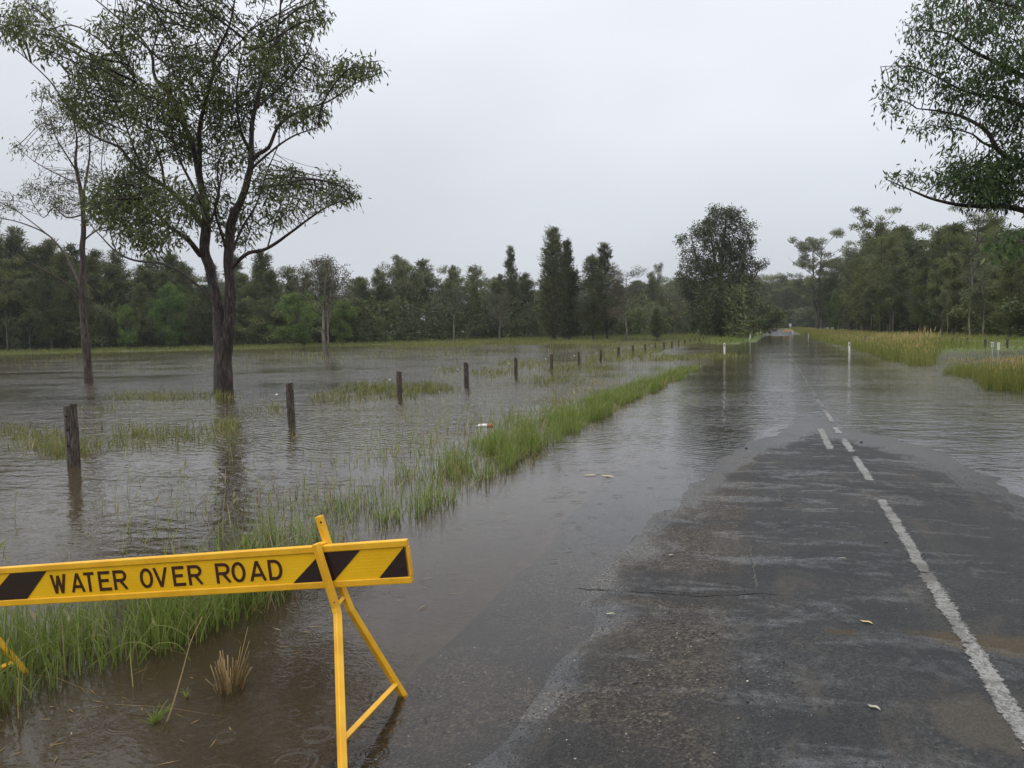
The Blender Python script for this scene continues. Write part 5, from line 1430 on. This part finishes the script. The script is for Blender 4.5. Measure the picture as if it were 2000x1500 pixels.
# ------------------------------------------------------------------ the WATER OVER ROAD barrier
ZR, ZL = 3.28, 3.72
pr = (D(795, 1055, ZR) + D(801, 1140, ZR)) / 2          # right end, centre height
pl = (D(0, 1109, ZL) + D(3, 1186, ZL)) / 2
sdir_ = pl - pr; sdir_ /= np.linalg.norm(sdir_)          # along the board, to the left
upv = np.array([0, 0, 1.0]); upv = upv - sdir_ * upv.dot(sdir_); upv /= np.linalg.norm(upv)
nrm = np.cross(sdir_, upv)
if nrm.dot(CAM - pr) < 0: nrm = -nrm
def st(px, py):
    d = ray(px, py); t_ = (pr - CAM).dot(nrm) / d.dot(nrm); q = CAM + d * t_ - pr
    return np.array([q.dot(sdir_), q.dot(upv)])
BH = (st(795, 1055)[1] - st(801, 1140)[1]) * .5 + (st(10, 1109)[1] - st(10, 1185)[1]) * .5
LEN = st(-135, 1150)[0]
print('board height', BH, 'len', LEN, 'end', st(798, 1097))
barrier = empty('road_barrier', (pr[0] + sdir_[0] * LEN / 2, pr[1] + sdir_[1] * LEN / 2, 0))
props(barrier, 'yellow and black WATER OVER ROAD barrier board on yellow trestles in the foreground', 'road barrier')
bo = np.array(barrier.location)
def Bp(s, tt_, n_): return pr + sdir_ * s + upv * tt_ + nrm * n_ - bo
def prism(poly, n0, n1):
    k = len(poly)
    V = [Bp(s, t_, n0) for s, t_ in poly] + [Bp(s, t_, n1) for s, t_ in poly]
    F = [tuple(range(k)), tuple(range(2 * k - 1, k - 1, -1))] + [(i, i + k, (i + 1) % k + k, (i + 1) % k) for i in range(k)]
    return V, F
def fixn(o):
    import bmesh
    bm = bmesh.new(); bm.from_mesh(o.data); bmesh.ops.recalc_face_normals(bm, faces=bm.faces); bm.to_mesh(o.data); bm.free(); return o
hb2 = BH / 2; lip = .030
def part(name, poly, n0, n1, mat, parent, bev=0.0):
    V, F = prism(poly, n0, n1)
    o = fixn(link(name, mesh_py(name, V, F), mat, parent))
    if bev: bevel_obj(o, bev, 2)
    return o
rect = lambda s0, s1, t0, t1: [(s0, t0), (s1, t0), (s1, t1), (s0, t1)]
panel = part('panel', rect(.012, LEN - .012, -hb2 + .01, hb2 - .01), -.026, -.006, M['sheet'], barrier)
part('rail', rect(0, LEN, hb2 - lip, hb2), -.032, 0.0, M['yellow'], barrier, .004)
part('rail', rect(0, LEN, -hb2, -hb2 + lip), -.032, 0.0, M['yellow'], barrier, .004)
part('end_cap', rect(-.004, .006, -hb2 + lip + .001, hb2 - lip - .001), -.030, -.0035, M['yellow'], barrier, .002)
part('end_cap', rect(LEN - .006, LEN + .004, -hb2 + lip + .001, hb2 - lip - .001), -.030, -.0035, M['yellow'], barrier, .002)
# ribs pressed into the panel
nr = 9
for i in range(nr):
    tt_ = -hb2 + lip + (BH - 2 * lip) * (i + .5) / nr
    Vr, Fr = tube([Bp(.012, tt_, -.0062), Bp(LEN - .012, tt_, -.0062)], [.0007, .0007], 6, False)
    link('panel_rib', mesh_quads('panel_rib', Vr, Fr, True), M['sheet'], panel)
# stripes
tb, tt2 = -hb2 + lip + .001, hb2 - lip - .001
def stripe(pxs):                        # four corners in photo: bottom-left, bottom-right, top-right, top-left
    poly = [st(*p_) for p_ in pxs]
    poly = [(poly[0][0], tb), (poly[1][0], tb), (poly[2][0], tt2), (poly[3][0], tt2)]
    return [(min(max(s, .012), LEN - .012), t_) for s, t_ in poly]
part('stripe', stripe([(572, 1141), (652, 1137), (702, 1072), (626, 1076)]), -.0055, -.0035, M['black'], panel)
part('stripe', stripe([(740, 1131), (797, 1128), (789, 1066), (787, 1066)]), -.0055, -.0035, M['black'], panel)
part('stripe', stripe([(-26, 1176), (52, 1172), (89, 1116), (18, 1121)]), -.0055, -.0035, M['black'], panel)
part('stripe', stripe([(-120, 1180), (-60, 1178), (-24, 1122), (-90, 1126)]), -.0055, -.0035, M['black'], panel)
# letters as strokes
def arc(cx, cy, rx, ry, a0, a1, n=10):
    return [(cx + rx * math.cos(R(a0 + (a1 - a0) * i / n)), cy + ry * math.sin(R(a0 + (a1 - a0) * i / n))) for i in range(n + 1)]
G = {
 'W': [[(0, 1), (.27, 0)], [(.27, 0), (.5, .93)], [(.5, .93), (.73, 0)], [(.73, 0), (1, 1)]],
 'A': [[(0, 0), (.5, 1)], [(.5, 1), (1, 0)], [(.2, .30), (.8, .30)]],
 'T': [[(0, .92), (1, .92)], [(.5, .9), (.5, 0)]],
 'E': [[(.1, 0), (.1, 1)], [(.1, .92), (.95, .92)], [(.1, .52), (.82, .52)], [(.1, .08), (1, .08)]],
 'R': [[(.1, 0), (.1, 1)], [(.1, .92), (.55, .92)] + arc(.6, .70, .30, .22, 90, -90) + [(.1, .48)], [(.5, .48), (.95, 0)]],
 'O': [arc(.5, .5, .40, .43, 90, 452, 24)],
 'V': [[(0, 1), (.5, 0)], [(.5, 0), (1, 1)]],
 'D': [[(.1, 0), (.1, 1)], [(.1, .92), (.45, .92)] + arc(.48, .5, .42, .42, 90, -90, 12) + [(.1, .08)]]}
def stroke_poly(pts, w):
    pts = np.array(pts, float); n = len(pts)
    if n > 2 and np.hypot(*(pts[0] - pts[-1])) > .03 or n == 2: pass
    Lf, Rt = [], []
    for i in range(n):
        a = pts[i] - pts[i - 1] if i > 0 else pts[1] - pts[0]
        b = pts[i + 1] - pts[i] if i < n - 1 else a
        a = a / (np.linalg.norm(a) + 1e-9); b = b / (np.linalg.norm(b) + 1e-9)
        tdir = a + b; tdir /= np.linalg.norm(tdir) + 1e-9
        nn = np.array([-tdir[1], tdir[0]]); k = 1 / max(.5, nn.dot(np.array([-a[1], a[0]])))
        Lf.append(pts[i] + nn * w / 2 * k); Rt.append(pts[i] - nn * w / 2 * k)
    return Lf, Rt
def letter(ch, x0, x1, ytop0, ybot0):
    a = st(x0, ybot0); b = st(x1, ybot0); c = st((x0 + x1) / 2, ytop0)
    s0, s1 = a[0], b[0]; t0 = a[1]; hgt = c[1] - a[1]; wid = s1 - s0
    sw = .0145
    parts = []; lvl = 0
    for pl_ in G[ch]:
        pts = [((x * abs(wid)), y * hgt) for x, y in pl_]
        # keep strokes inside the cap height
        Lf, Rt = stroke_poly(pts, sw)
        n = len(Lf); z0, z1 = -.0055, -.0042 + .0002 * lvl; lvl += 1
        V = []
        cl = lambda p_: (p_[0], min(max(p_[1], 0), hgt))
        for arr in (Lf, Rt):
            for p_ in arr:
                p_ = cl(p_)
                V.append(Bp(s0 + p_[0] * (1 if wid > 0 else -1), t0 + p_[1], z1))
        V2 = [v_ - nrm * (z1 - z0) for v_ in V]
        V = V + V2; m_ = 2 * n
        F = []
        for i in range(n - 1):
            F += [(i, i + 1, n + i + 1, n + i), (i, i + m_, i + 1 + m_, i + 1), (n + i, n + i + 1, n + i + 1 + m_, n + i + m_)]
        F += [(0, n, n + m_, m_), (n - 1, n - 1 + m_, 2 * n - 1 + m_, 2 * n - 1)]
        parts.append((np.array(V), F))
    VV_, FF_, o_ = [], [], 0
    for V, F in parts:
        VV_.append(V); FF_ += [tuple(i + o_ for i in f) for f in F]; o_ += len(V)
    o = fixn(link('letter', mesh_py('letter', np.concatenate(VV_), FF_), M['text'], panel))
    o['label'] = 'dark letter ' + ch
yb_ = lambda x: 1160.6 + (1134.4 - 1160.6) * (x - 115) / (538 - 115)
yt_ = lambda x: 1122.0 + (1093.2 - 1122.0) * (x - 115) / (538 - 115)
for ch, x0, x1 in (('W', 103, 129), ('A', 142, 164), ('T', 166, 186), ('E', 194, 218), ('R', 223, 249), ('O', 275, 300), ('V', 304, 327), ('E', 339, 363), ('R', 369, 396), ('R', 423, 451), ('O', 454, 481), ('A', 491, 518), ('D', 526, 553)):
    xm = (x0 + x1) / 2
    letter(ch, x0, x1, yt_(xm), yb_(xm))
# trestles: bent square-tube legs
def leg(name, pts, w, parent, mat=None, roll=0.0, view=None):
    pts = np.array(pts)
    T = np.gradient(pts, axis=0); T /= np.linalg.norm(T, axis=1)[:, None]
    ring = []
    for i in range(len(pts)):
        a = nrm - T[i] * nrm.dot(T[i]); a /= np.linalg.norm(a); b = np.cross(T[i], a)
        c_, s_ = math.cos(roll), math.sin(roll)
        a2, b2 = a * c_ + b * s_, -a * s_ + b * c_
        ring.append([pts[i] + (a2 * x + b2 * y) * w / 2 for x, y in ((-1, -1), (1, -1), (1, 1), (-1, 1))])
    V = [v_ - bo for r_ in ring for v_ in r_]
    F = [(4 * i + k, 4 * i + (k + 1) % 4, 4 * i + 4 + (k + 1) % 4, 4 * i + 4 + k) for i in range(len(pts) - 1) for k in range(4)]
    F += [(0, 1, 2, 3), tuple(4 * (len(pts) - 1) + k for k in (3, 2, 1, 0))]
    o = fixn(link(name, mesh_py(name, V, F), M['yellow'], parent))
    bevel_obj(o, .003, 2)
    return o
def trestle(T0):
    A_top = Bp(0, 0, 0) * 0
    n_f = .018
    def bp(px, py, n_):      # point on a plane parallel to the board at offset n_
        d = ray(px, py); t_ = (pr + nrm * n_ - CAM).dot(nrm) / d.dot(nrm); return CAM + d * t_
    a0 = bp(617, 1062, n_f); a1 = bp(656, 1186, n_f); a2 = bp(659.5, 1202, n_f + .012)
    footA = P(671, 1575, -.03)
    footA = D(671.5, 1575, (H + .03) / -(ray(671.5, 1575)[2]) * 1.0)
    b0 = bp(623, 1008, -.052); b1 = bp(668, 1150, -.052); b2 = bp(684, 1190, -.062)
    footB = P(787, 1357, 0.0); dn = (footB - b2); footB2 = footB + dn * .04
    tr_ = T0
    A = [p_ + tr_ for p_ in (a0, a1, a2, footA)]; B = [p_ + tr_ for p_ in (b0, b1, b2, footB2)]
    lA = leg('leg', A, .029, barrier, roll=.45); lB = leg('leg', B, .029, barrier, roll=.35)
    fa = (1450 - 1202) / (1575 - 1202)
    # brace between the legs, low down
    def on(q0, q1, py):
        lo, hi = 0.0, 1.0
        for _ in range(40):
            mid = (lo + hi) / 2; p_ = q0 + (q1 - q0) * mid - CAM
            y = 750 - FPX * p_.dot(CU) / p_.dot(_f)
            if y < py: lo = mid
            else: hi = mid
        return q0 + (q1 - q0) * lo
    c0 = on(a2, footA, 1448) + tr_; c1 = on(b2, footB, 1336) + tr_
    leg('brace', [c0, c1], .022, barrier, roll=.4)
    # clamp straps that join the two uprights over and under the board
    for q0, q1 in ((a0 + tr_ + (a1 - a0) * .03, b0 + (b1 - b0) * .36 + tr_), (a1 + tr_, b1 + (b2 - b1) * .35 + tr_)):
        leg('strap', [q0, q1], .017, barrier, roll=.2)
    for k_ in (.085,):
        q = b0 + (b1 - b0) * k_ + tr_
        for off in (-.004,):
            dcam = CAM - q; dcam /= np.linalg.norm(dcam)
            Vh, Fh = tube([q - bo + dcam * .013, q - bo + dcam * .0218], [.0048, .0048], 12)
            link('bolt_hole', mesh_py('bolt_hole', Vh, fix_tris(Fh), True), M['hole'], lB)
    q = a0 + (a1 - a0) * .92 + tr_; dcam = CAM - q; dcam /= np.linalg.norm(dcam)
    Vh, Fh = tube([q - bo + dcam * .012, q - bo + dcam * .021], [.004, .004], 12)
    link('rivet', mesh_py('rivet', Vh, fix_tris(Fh), True), M['rust'], lA)
    return footB
trestle(np.zeros(3))
fB = P(787, 1357, 0.0)
trestle(P(48, 1312, -.0) - fB)

# ------------------------------------------------------------------ far barriers and signs
def far_barrier(px, py, width, label, z):
    g0 = P(px, py, z)
    t_ = empty('road_barrier', g0, 0.0); props(t_, label, 'road barrier', 'yellow barriers on the far road')
    for zz in (.52,):
        V, F = box_part((0, 0, zz), (width, .03, .34)); b = link('panel', mesh_py('panel', V, F), M['signyellow'], t_)
        k = max(2, int(width / .45))
        for i in range(k):
            x = -width / 2 + width * (i + .5) / k; w_ = .10
            V = [(x - .14, -.022, zz - .15), (x - .14 + w_, -.022, zz - .15), (x + .10 + w_, -.022, zz + .15), (x + .10, -.022, zz + .15)]
            V += [(a_, -.016, c_) for a_, _, c_ in V]
            link('stripe', mesh_py('stripe', V, [(0, 1, 2, 3), (7, 6, 5, 4), (0, 4, 5, 1), (1, 5, 6, 2), (2, 6, 7, 3), (3, 7, 4, 0)]), M['signwhite'], b)
    for sx_ in (-width * .38, width * .38):
        for sy in (-.3, .3):
            link('leg', mesh_quads('leg', *tube([[sx_, 0, .75], [sx_, sy, -.05]], [.02, .02], 5, False)), M['yellow'], t_)
far_barrier(1538, 650.5, 1.9, 'nearer of the far yellow barriers, beside the right guide post', 0.03)
far_barrier(1509, 644.2, 1.5, 'left one of the pair of yellow barriers across the far road', .35)
far_barrier(1518, 644.2, 1.4, 'right one of the pair of yellow barriers across the far road', .35)
far_barrier(1495, 644.0, .7, 'small yellow barrier at the left edge of the far road', .35)
# yellow chevron board
g0 = P(1475.5, 645, .35); dep = depth_of(g0); zt = D(1475, 632, dep)[2] - g0[2]; wS = 6.0 / FPX * dep; hS = 8.6 / FPX * dep
t_ = empty('curve_sign', g0, -.1); props(t_, 'yellow curve sign with a black arrow chevron, left of the far road', 'road sign')
V, F = box_part((0, 0, zt - hS / 2), (wS, .02, hS)); link('sign_panel', mesh_py('sign_panel', V, F), M['signyellow'], t_)
zc = zt - hS / 2
V = [(.30 * wS, -.016, zc + .42 * hS), (.02 * wS, -.016, zc + .42 * hS), (-.34 * wS, -.016, zc), (.02 * wS, -.016, zc - .42 * hS), (.30 * wS, -.016, zc - .42 * hS), (-.04 * wS, -.016, zc)]
V2 = [(a_, -.011, c_) for a_, _, c_ in V]
link('chevron', fixn(bpy.data.objects.new('chevron_tmp', mesh_py('chevron', V + V2, [(0, 1, 2, 5), (5, 2, 3, 4), (6, 11, 8, 7), (11, 10, 9, 8), (0, 6, 7, 1), (1, 7, 8, 2), (2, 8, 9, 3), (3, 9, 10, 4), (4, 10, 11, 5), (5, 11, 6, 0)]))).data, M['black'], t_)
link('sign_post', mesh_quads('sign_post', *tube([[0, .03, -.3], [0, .03, zt - .1]], [.03, .03], 6, False)), M['signgrey'], t_)
# white sign on a post right of the far road
g0 = P(1543.5, 645, .3); dep = depth_of(g0); zt = D(1545, 632, dep)[2] - g0[2]; wS = 4.6 / FPX * dep; hS = 5.6 / FPX * dep
t_ = empty('road_sign', g0, 0); props(t_, 'small square white sign on a post right of the far road', 'road sign')
V, F = box_part((0, 0, zt - hS / 2), (wS, .02, hS)); link('sign_panel', mesh_py('sign_panel', V, F), M['signwhite'], t_)
V, F = box_part((0, -.014, zt - hS / 2), (wS * .45, .006, hS * .35)); link('sign_print', mesh_py('sign_print', V, F), M['signgrey'], t_)
link('sign_post', mesh_quads('sign_post', *tube([[0, .03, -.3], [0, .03, zt - .05]], [.04, .04], 6, False)), M['white'], t_)
# letterbox post and pale sign board in the right paddock
g0 = P(1938, 690, 0.05); dep = depth_of(g0); zt = D(1938, 668, dep)[2] - .05
t_ = empty('letterbox', g0, .2); props(t_, 'small grey box with a white cap on a thin post in the right paddock', 'letterbox')
link('box_post', mesh_quads('box_post', *tube([[0, 0, -.3], [0, 0, zt - .2]], [.022, .022], 6, False)), M['signgrey'], t_)
V, F = box_part((0, 0, zt - .17), (.10, .12, .20)); link('box_body', mesh_py('box_body', V, F), M['signgrey'], t_)
V, F = box_part((0, 0, zt - .03), (.12, .14, .045)); bevel_obj(link('cap', mesh_py('cap', V, F), M['signwhite'], t_), .012)
g0 = P(1950, 690, 0.05); dep = depth_of(g0); zt = D(1950, 668, dep)[2] - .05
t_ = empty('notice_board', g0, .1); props(t_, 'pale grey upright notice board on a post beside the small capped box', 'sign')
V, F = box_part((0, 0, zt - .21), (.13, .02, .38)); link('board', mesh_py('board', V, F), M['signwhite'], t_)
link('board_post', mesh_quads('board_post', *tube([[0, .025, -.3], [0, .025, zt - .05]], [.018, .018], 6, False)), M['signgrey'], t_)

# power cable crossing the far road
a_, b_ = D(1440, 615, 215), D(1600, 596, 250)
s = np.linspace(0, 1, 24)[:, None]
cab = a_ + (b_ - a_) * s - np.array([0, 0, 1]) * 4 * s * (1 - s) * .5
o = link('power_cable', mesh_quads('power_cable', *tube(cab, [.022] * 24, 5, False)), M['signgrey'])
props(o, 'thin pale power cable crossing high over the far road', 'cable')

# ------------------------------------------------------------------ foreground plants, litter and leaves
def blade_strip(path, w0, w1, facing=None):
    path = np.array(path); n = len(path)
    T = np.gradient(path, axis=0); fc = CAM - path.mean(0) if facing is None else facing
    S = np.cross(T, fc); S /= np.linalg.norm(S, axis=1)[:, None] + 1e-9
    w = np.linspace(w0, w1, n)[:, None] / 2
    Nn = np.cross(S, T); Nn /= np.linalg.norm(Nn, axis=1)[:, None] + 1e-9
    V = np.stack([path - S * w, path + Nn * w * .5, path + S * w], 1).reshape(-1, 3)
    F = []
    for i in range(n - 1):
        F += [(3 * i, 3 * i + 1, 3 * i + 4, 3 * i + 3), (3 * i + 1, 3 * i + 2, 3 * i + 5, 3 * i + 4)]
    return V, np.array(F)
rk = np.random.default_rng(77)
# dead straw stubble
base = P(448, 1345); parts = []; tints = []
for i in range(34):
    a_ = rk.random() * 6.28; r0 = rk.random() ** .5 * .06
    b = base + np.array([math.cos(a_) * r0, math.sin(a_) * r0, -.05])
    h = rk.uniform(.06, .17); lean = np.array([math.cos(a_), math.sin(a_), 0]) * r0 * rk.uniform(.4, 1.4) + rk.normal(size=3) * .012
    V, F = tube([b, b + np.array([0, 0, h * .5 + .05]) + lean * .5, b + np.array([0, 0, h + .05]) + lean], [.0035, .003, .0026], 5)
    parts.append((V, F)); tints.append(np.full(len(V), rk.uniform(.2, 1)))
for ex, ey in ((484, 1225), (470, 1262), (487, 1252)):
    e_ = D(ex, ey, depth_of(base) + .02)
    V, F = tube([base + [.03, 0, 0], (base + e_) / 2 + [0.012, 0, 0], e_], [.003, .0025, .0015], 5); parts.append((V, F)); tints.append(np.full(len(V), .8))
V, F = merge(parts)
me = mesh_quads('straw_stubble', V - base, F, True, np.concatenate(tints))
o = link('straw_tuft', me, M['straw']); o.location = tuple(base)
props(o, 'cut tuft of dead brown straw sticking out of the water behind the barrier board', 'grass tuft', kind='thing')
# long dry stalk leaning right
b0_ = P(318, 1430, -.05); zz = depth_of(b0_)
path = resample(np.array([list(b0_) + [0], list(D(335, 1385, zz)) + [0], list(D(357, 1310, zz + .03)) + [0], list(D(372, 1255, zz + .05)) + [0], list(D(395, 1205, zz + .1)) + [0]]), .03)[:, :3]
V, F = tube(path, np.linspace(.0042, .0014, len(path)), 6)
o = link('dry_stalk', mesh_quads('dry_stalk', V - b0_, F, True, np.full(len(V), .95)), M['straw']); o.location = tuple(b0_)
props(o, 'single long dry straw stalk leaning right out of the shallow water', 'grass stalk')
# arching blades of the verge clump
arcs = [[(270, 1300), (300, 1262), (330, 1255), (352, 1262), (365, 1280), (372, 1290)], [(245, 1290), (290, 1230), (320, 1222), (350, 1232), (378, 1255)],
        [(175, 1260), (200, 1275), (220, 1300), (232, 1325), (240, 1342)], [(170, 1305), (205, 1280), (240, 1258), (275, 1255), (305, 1272)],
        [(150, 1290), (160, 1255), (185, 1240), (215, 1245)]]
b1_ = P(200, 1330); parts = []; tints = []
for k, ar in enumerate(arcs):
    z0 = depth_of(P(*ar[0]))
    pp = np.array([list(D(x, y, z0 - .01 * i)) + [0] for i, (x, y) in enumerate(ar)])
    pp = resample(pp, .02)[:, :3]
    V, F = blade_strip(pp, .006, .002); parts.append((V, F)); tints.append(np.full(len(V), .55 + .09 * k))
V, F = merge(parts)
o = link('arching_grass', mesh_quads('arching_grass', V - b1_, F, False, np.clip(np.concatenate(tints), 0, 1)), M['grass_green']); o.location = tuple(b1_)
props(o, 'long grass blades arching from the verge clump over the shallow water', 'grass tuft', kind='thing')
# small green tuft
def tuft(px, py, blades_, label, mat, h0=.12, tl=.2):
    b = P(px, py, -.02); parts = []; tints = []
    for i in range(blades_):
        a_ = rk.random() * 6.28; l_ = rk.uniform(.4, 1) * h0; out = np.array([math.cos(a_), math.sin(a_), 0]) * l_ * rk.uniform(.3, 1)
        pp = [b + out * q ** 1.2 + np.array([0, 0, l_ * q * (1 - .3 * q)]) for q in np.linspace(0, 1, 6)]
        V, F = blade_strip(pp, .008, .001); parts.append((V, F)); tints.append(np.full(len(V), rk.uniform(0, .6) + tl * .5))
    V, F = merge(parts)
    o = link('grass_tuft', mesh_quads('grass_tuft', V - b, F, False, np.clip(np.concatenate(tints), 0, 1)), mat); o.location = tuple(b)
    props(o, label, 'grass tuft', kind='thing'); return o
tuft(302, 1418, 26, 'small half-drowned green tuft at the foot of the long dry stalk', M['grass_green'], .14)
tuft(365, 1368, 5, 'pair of pale green blades just right of the long dry stalk', M['grass_green'], .17, 1.0)

# floating bottle
b = P(948, 833, 0.0)
o_ = empty('plastic_bottle', b, .35); props(o_, 'white plastic bottle with brown label floating by the verge grass', 'bottle')
V, F = tube([[-.15, 0, .012], [-.14, 0, .012], [-.12, 0, .014], [-.05, 0, .014], [.03, 0, .014]], [.012, .013, .03, .036, .036], 12)
link('bottle_body', mesh_py('bottle_body', V, fix_tris(F), True), M['bottle'], o_)
V, F = tube([[.03, 0, .014], [.13, 0, .012]], [.0365, .036], 12); link('bottle_label', mesh_py('bottle_label', V, fix_tris(F), True), M['rust'], o_)
V, F = tube([[-.18, 0, .012], [-.15, 0, .012]], [.013, .013], 10); link('bottle_cap', mesh_py('bottle_cap', V, fix_tris(F), True), M['insulator'], o_)

# loose leaves on road and water
def leaf(px, py, L, W, rz, mat, label, zoff=.004):
    g0 = P(px, py, 0.0); z = max(0.0, float(road_z(np.array([g0[0]]), np.array([g0[1]]))[0])); g0 = P(px, py, z)
    n = 7; s = np.linspace(-1, 1, n); w = W / 2 * (1 - np.abs(s) ** 1.8)
    V = []
    for i in range(n):
        zc = .004 * (1 - s[i] ** 2) + .003 * math.sin(s[i] * 4)
        V += [(s[i] * L / 2, -w[i], zoff + zc + .003), (s[i] * L / 2, 0, zoff + zc), (s[i] * L / 2, w[i], zoff + zc + .003)]
    F = [f for i in range(n - 1) for f in ((3 * i, 3 * i + 1, 3 * i + 4, 3 * i + 3), (3 * i + 1, 3 * i + 2, 3 * i + 5, 3 * i + 4))]
    o = link('fallen_leaf', mesh_py('fallen_leaf', V, F, True), mat); o.location = tuple(g0); o.rotation_euler = (0, 0, rz); props(o, label, 'leaf', 'fallen leaves on the road and water')
leaf(1152, 929, .16, .035, .2, M['leaf_yellow'], 'pale yellow leaf floating on the shallow water, left of the two')
leaf(1187, 931, .17, .045, -.3, M['leaf_yellow'], 'pale yellow leaf floating on the shallow water, right of the two')
leaf(1357, 911, .045, .03, 0, M['leaf_red'], 'tiny red leaf at the water edge on the asphalt')
leaf(1192, 1201, .07, .018, .1, M['leaf_pale'], 'pale curled leaf on the gravelly asphalt left of the lane seam')
leaf(1692, 1217, .075, .022, -.5, M['leaf_yellow'], 'cream leaf lying near the centre line')
leaf(1645, 1092, .06, .016, -.3, M['leaf_pale'], 'pale leaf on the asphalt below the water sheen, left of the centre line')
leaf(1310, 1086, .05, .02, .1, M['leaf_pale'], 'small grey leaf at the left of the asphalt')
leaf(1707, 1384, .06, .025, -.6, M['leaf_pale'], 'small pale leaf on the smooth asphalt near the lower right')
# pebbles
def pebble(px, py, r, mat, label):
    g0 = P(px, py, .04); z = float(road_z(np.array([g0[0]]), np.array([g0[1]]))[0]); g0 = P(px, py, z)
    import bmesh
    bm = bmesh.new(); bmesh.ops.create_icosphere(bm, subdivisions=2, radius=r)
    for v_ in bm.verts: v_.co *= 1 + random.uniform(-.18, .18); v_.co.z *= .6
    me = bpy.data.meshes.new('pebble'); bm.to_mesh(me); bm.free()
    o = link('pebble', me, mat); o.location = (g0[0], g0[1], z + r * .3); props(o, label, 'stone', 'loose stones on the road')
pebble(1241, 1334, .012, M['stone_dark'], 'black pebble alone on the rough asphalt, lower middle')
pebble(1314, 1217, .010, M['stone_dark'], 'black pebble below the crack in the asphalt')
pebble(1460, 1331, .006, M['stone_pale'], 'tiny pale stone near the lower middle of the asphalt')
pebble(1460, 1371, .009, M['stone_dark'], 'dark pebble near the lower centre of the asphalt')
pebble(1730, 1060, .012, M['stone_dark'], 'dark pebble left of the white line, upper part')
pebble(1458, 876, .02, M['stone_dark'], 'dark lump on the road near the far water edge')
pebble(1682, 864, .02, M['stone_dark'], 'dark lump right of the broken white line')

# ------------------------------------------------------------------ rain haze
t = NT('rain_haze')
vol = t.n.new('ShaderNodeVolumePrincipled')
vol.inputs['Color'].default_value = (0.90, 0.92, 0.94, 1)
vol.inputs['Density'].default_value = 0.00024
vol.inputs['Anisotropy'].default_value = 0.0
t.link(vol.outputs[0], t.out.inputs['Volume'])
V, F = box_part((0, 300, 14.0), (1900, 2500, 32.0))
haze = link('haze', mesh_py('haze', V, F), t.m)
props(haze, 'thin pale rain haze over the whole flooded plain', None, None, 'stuff')
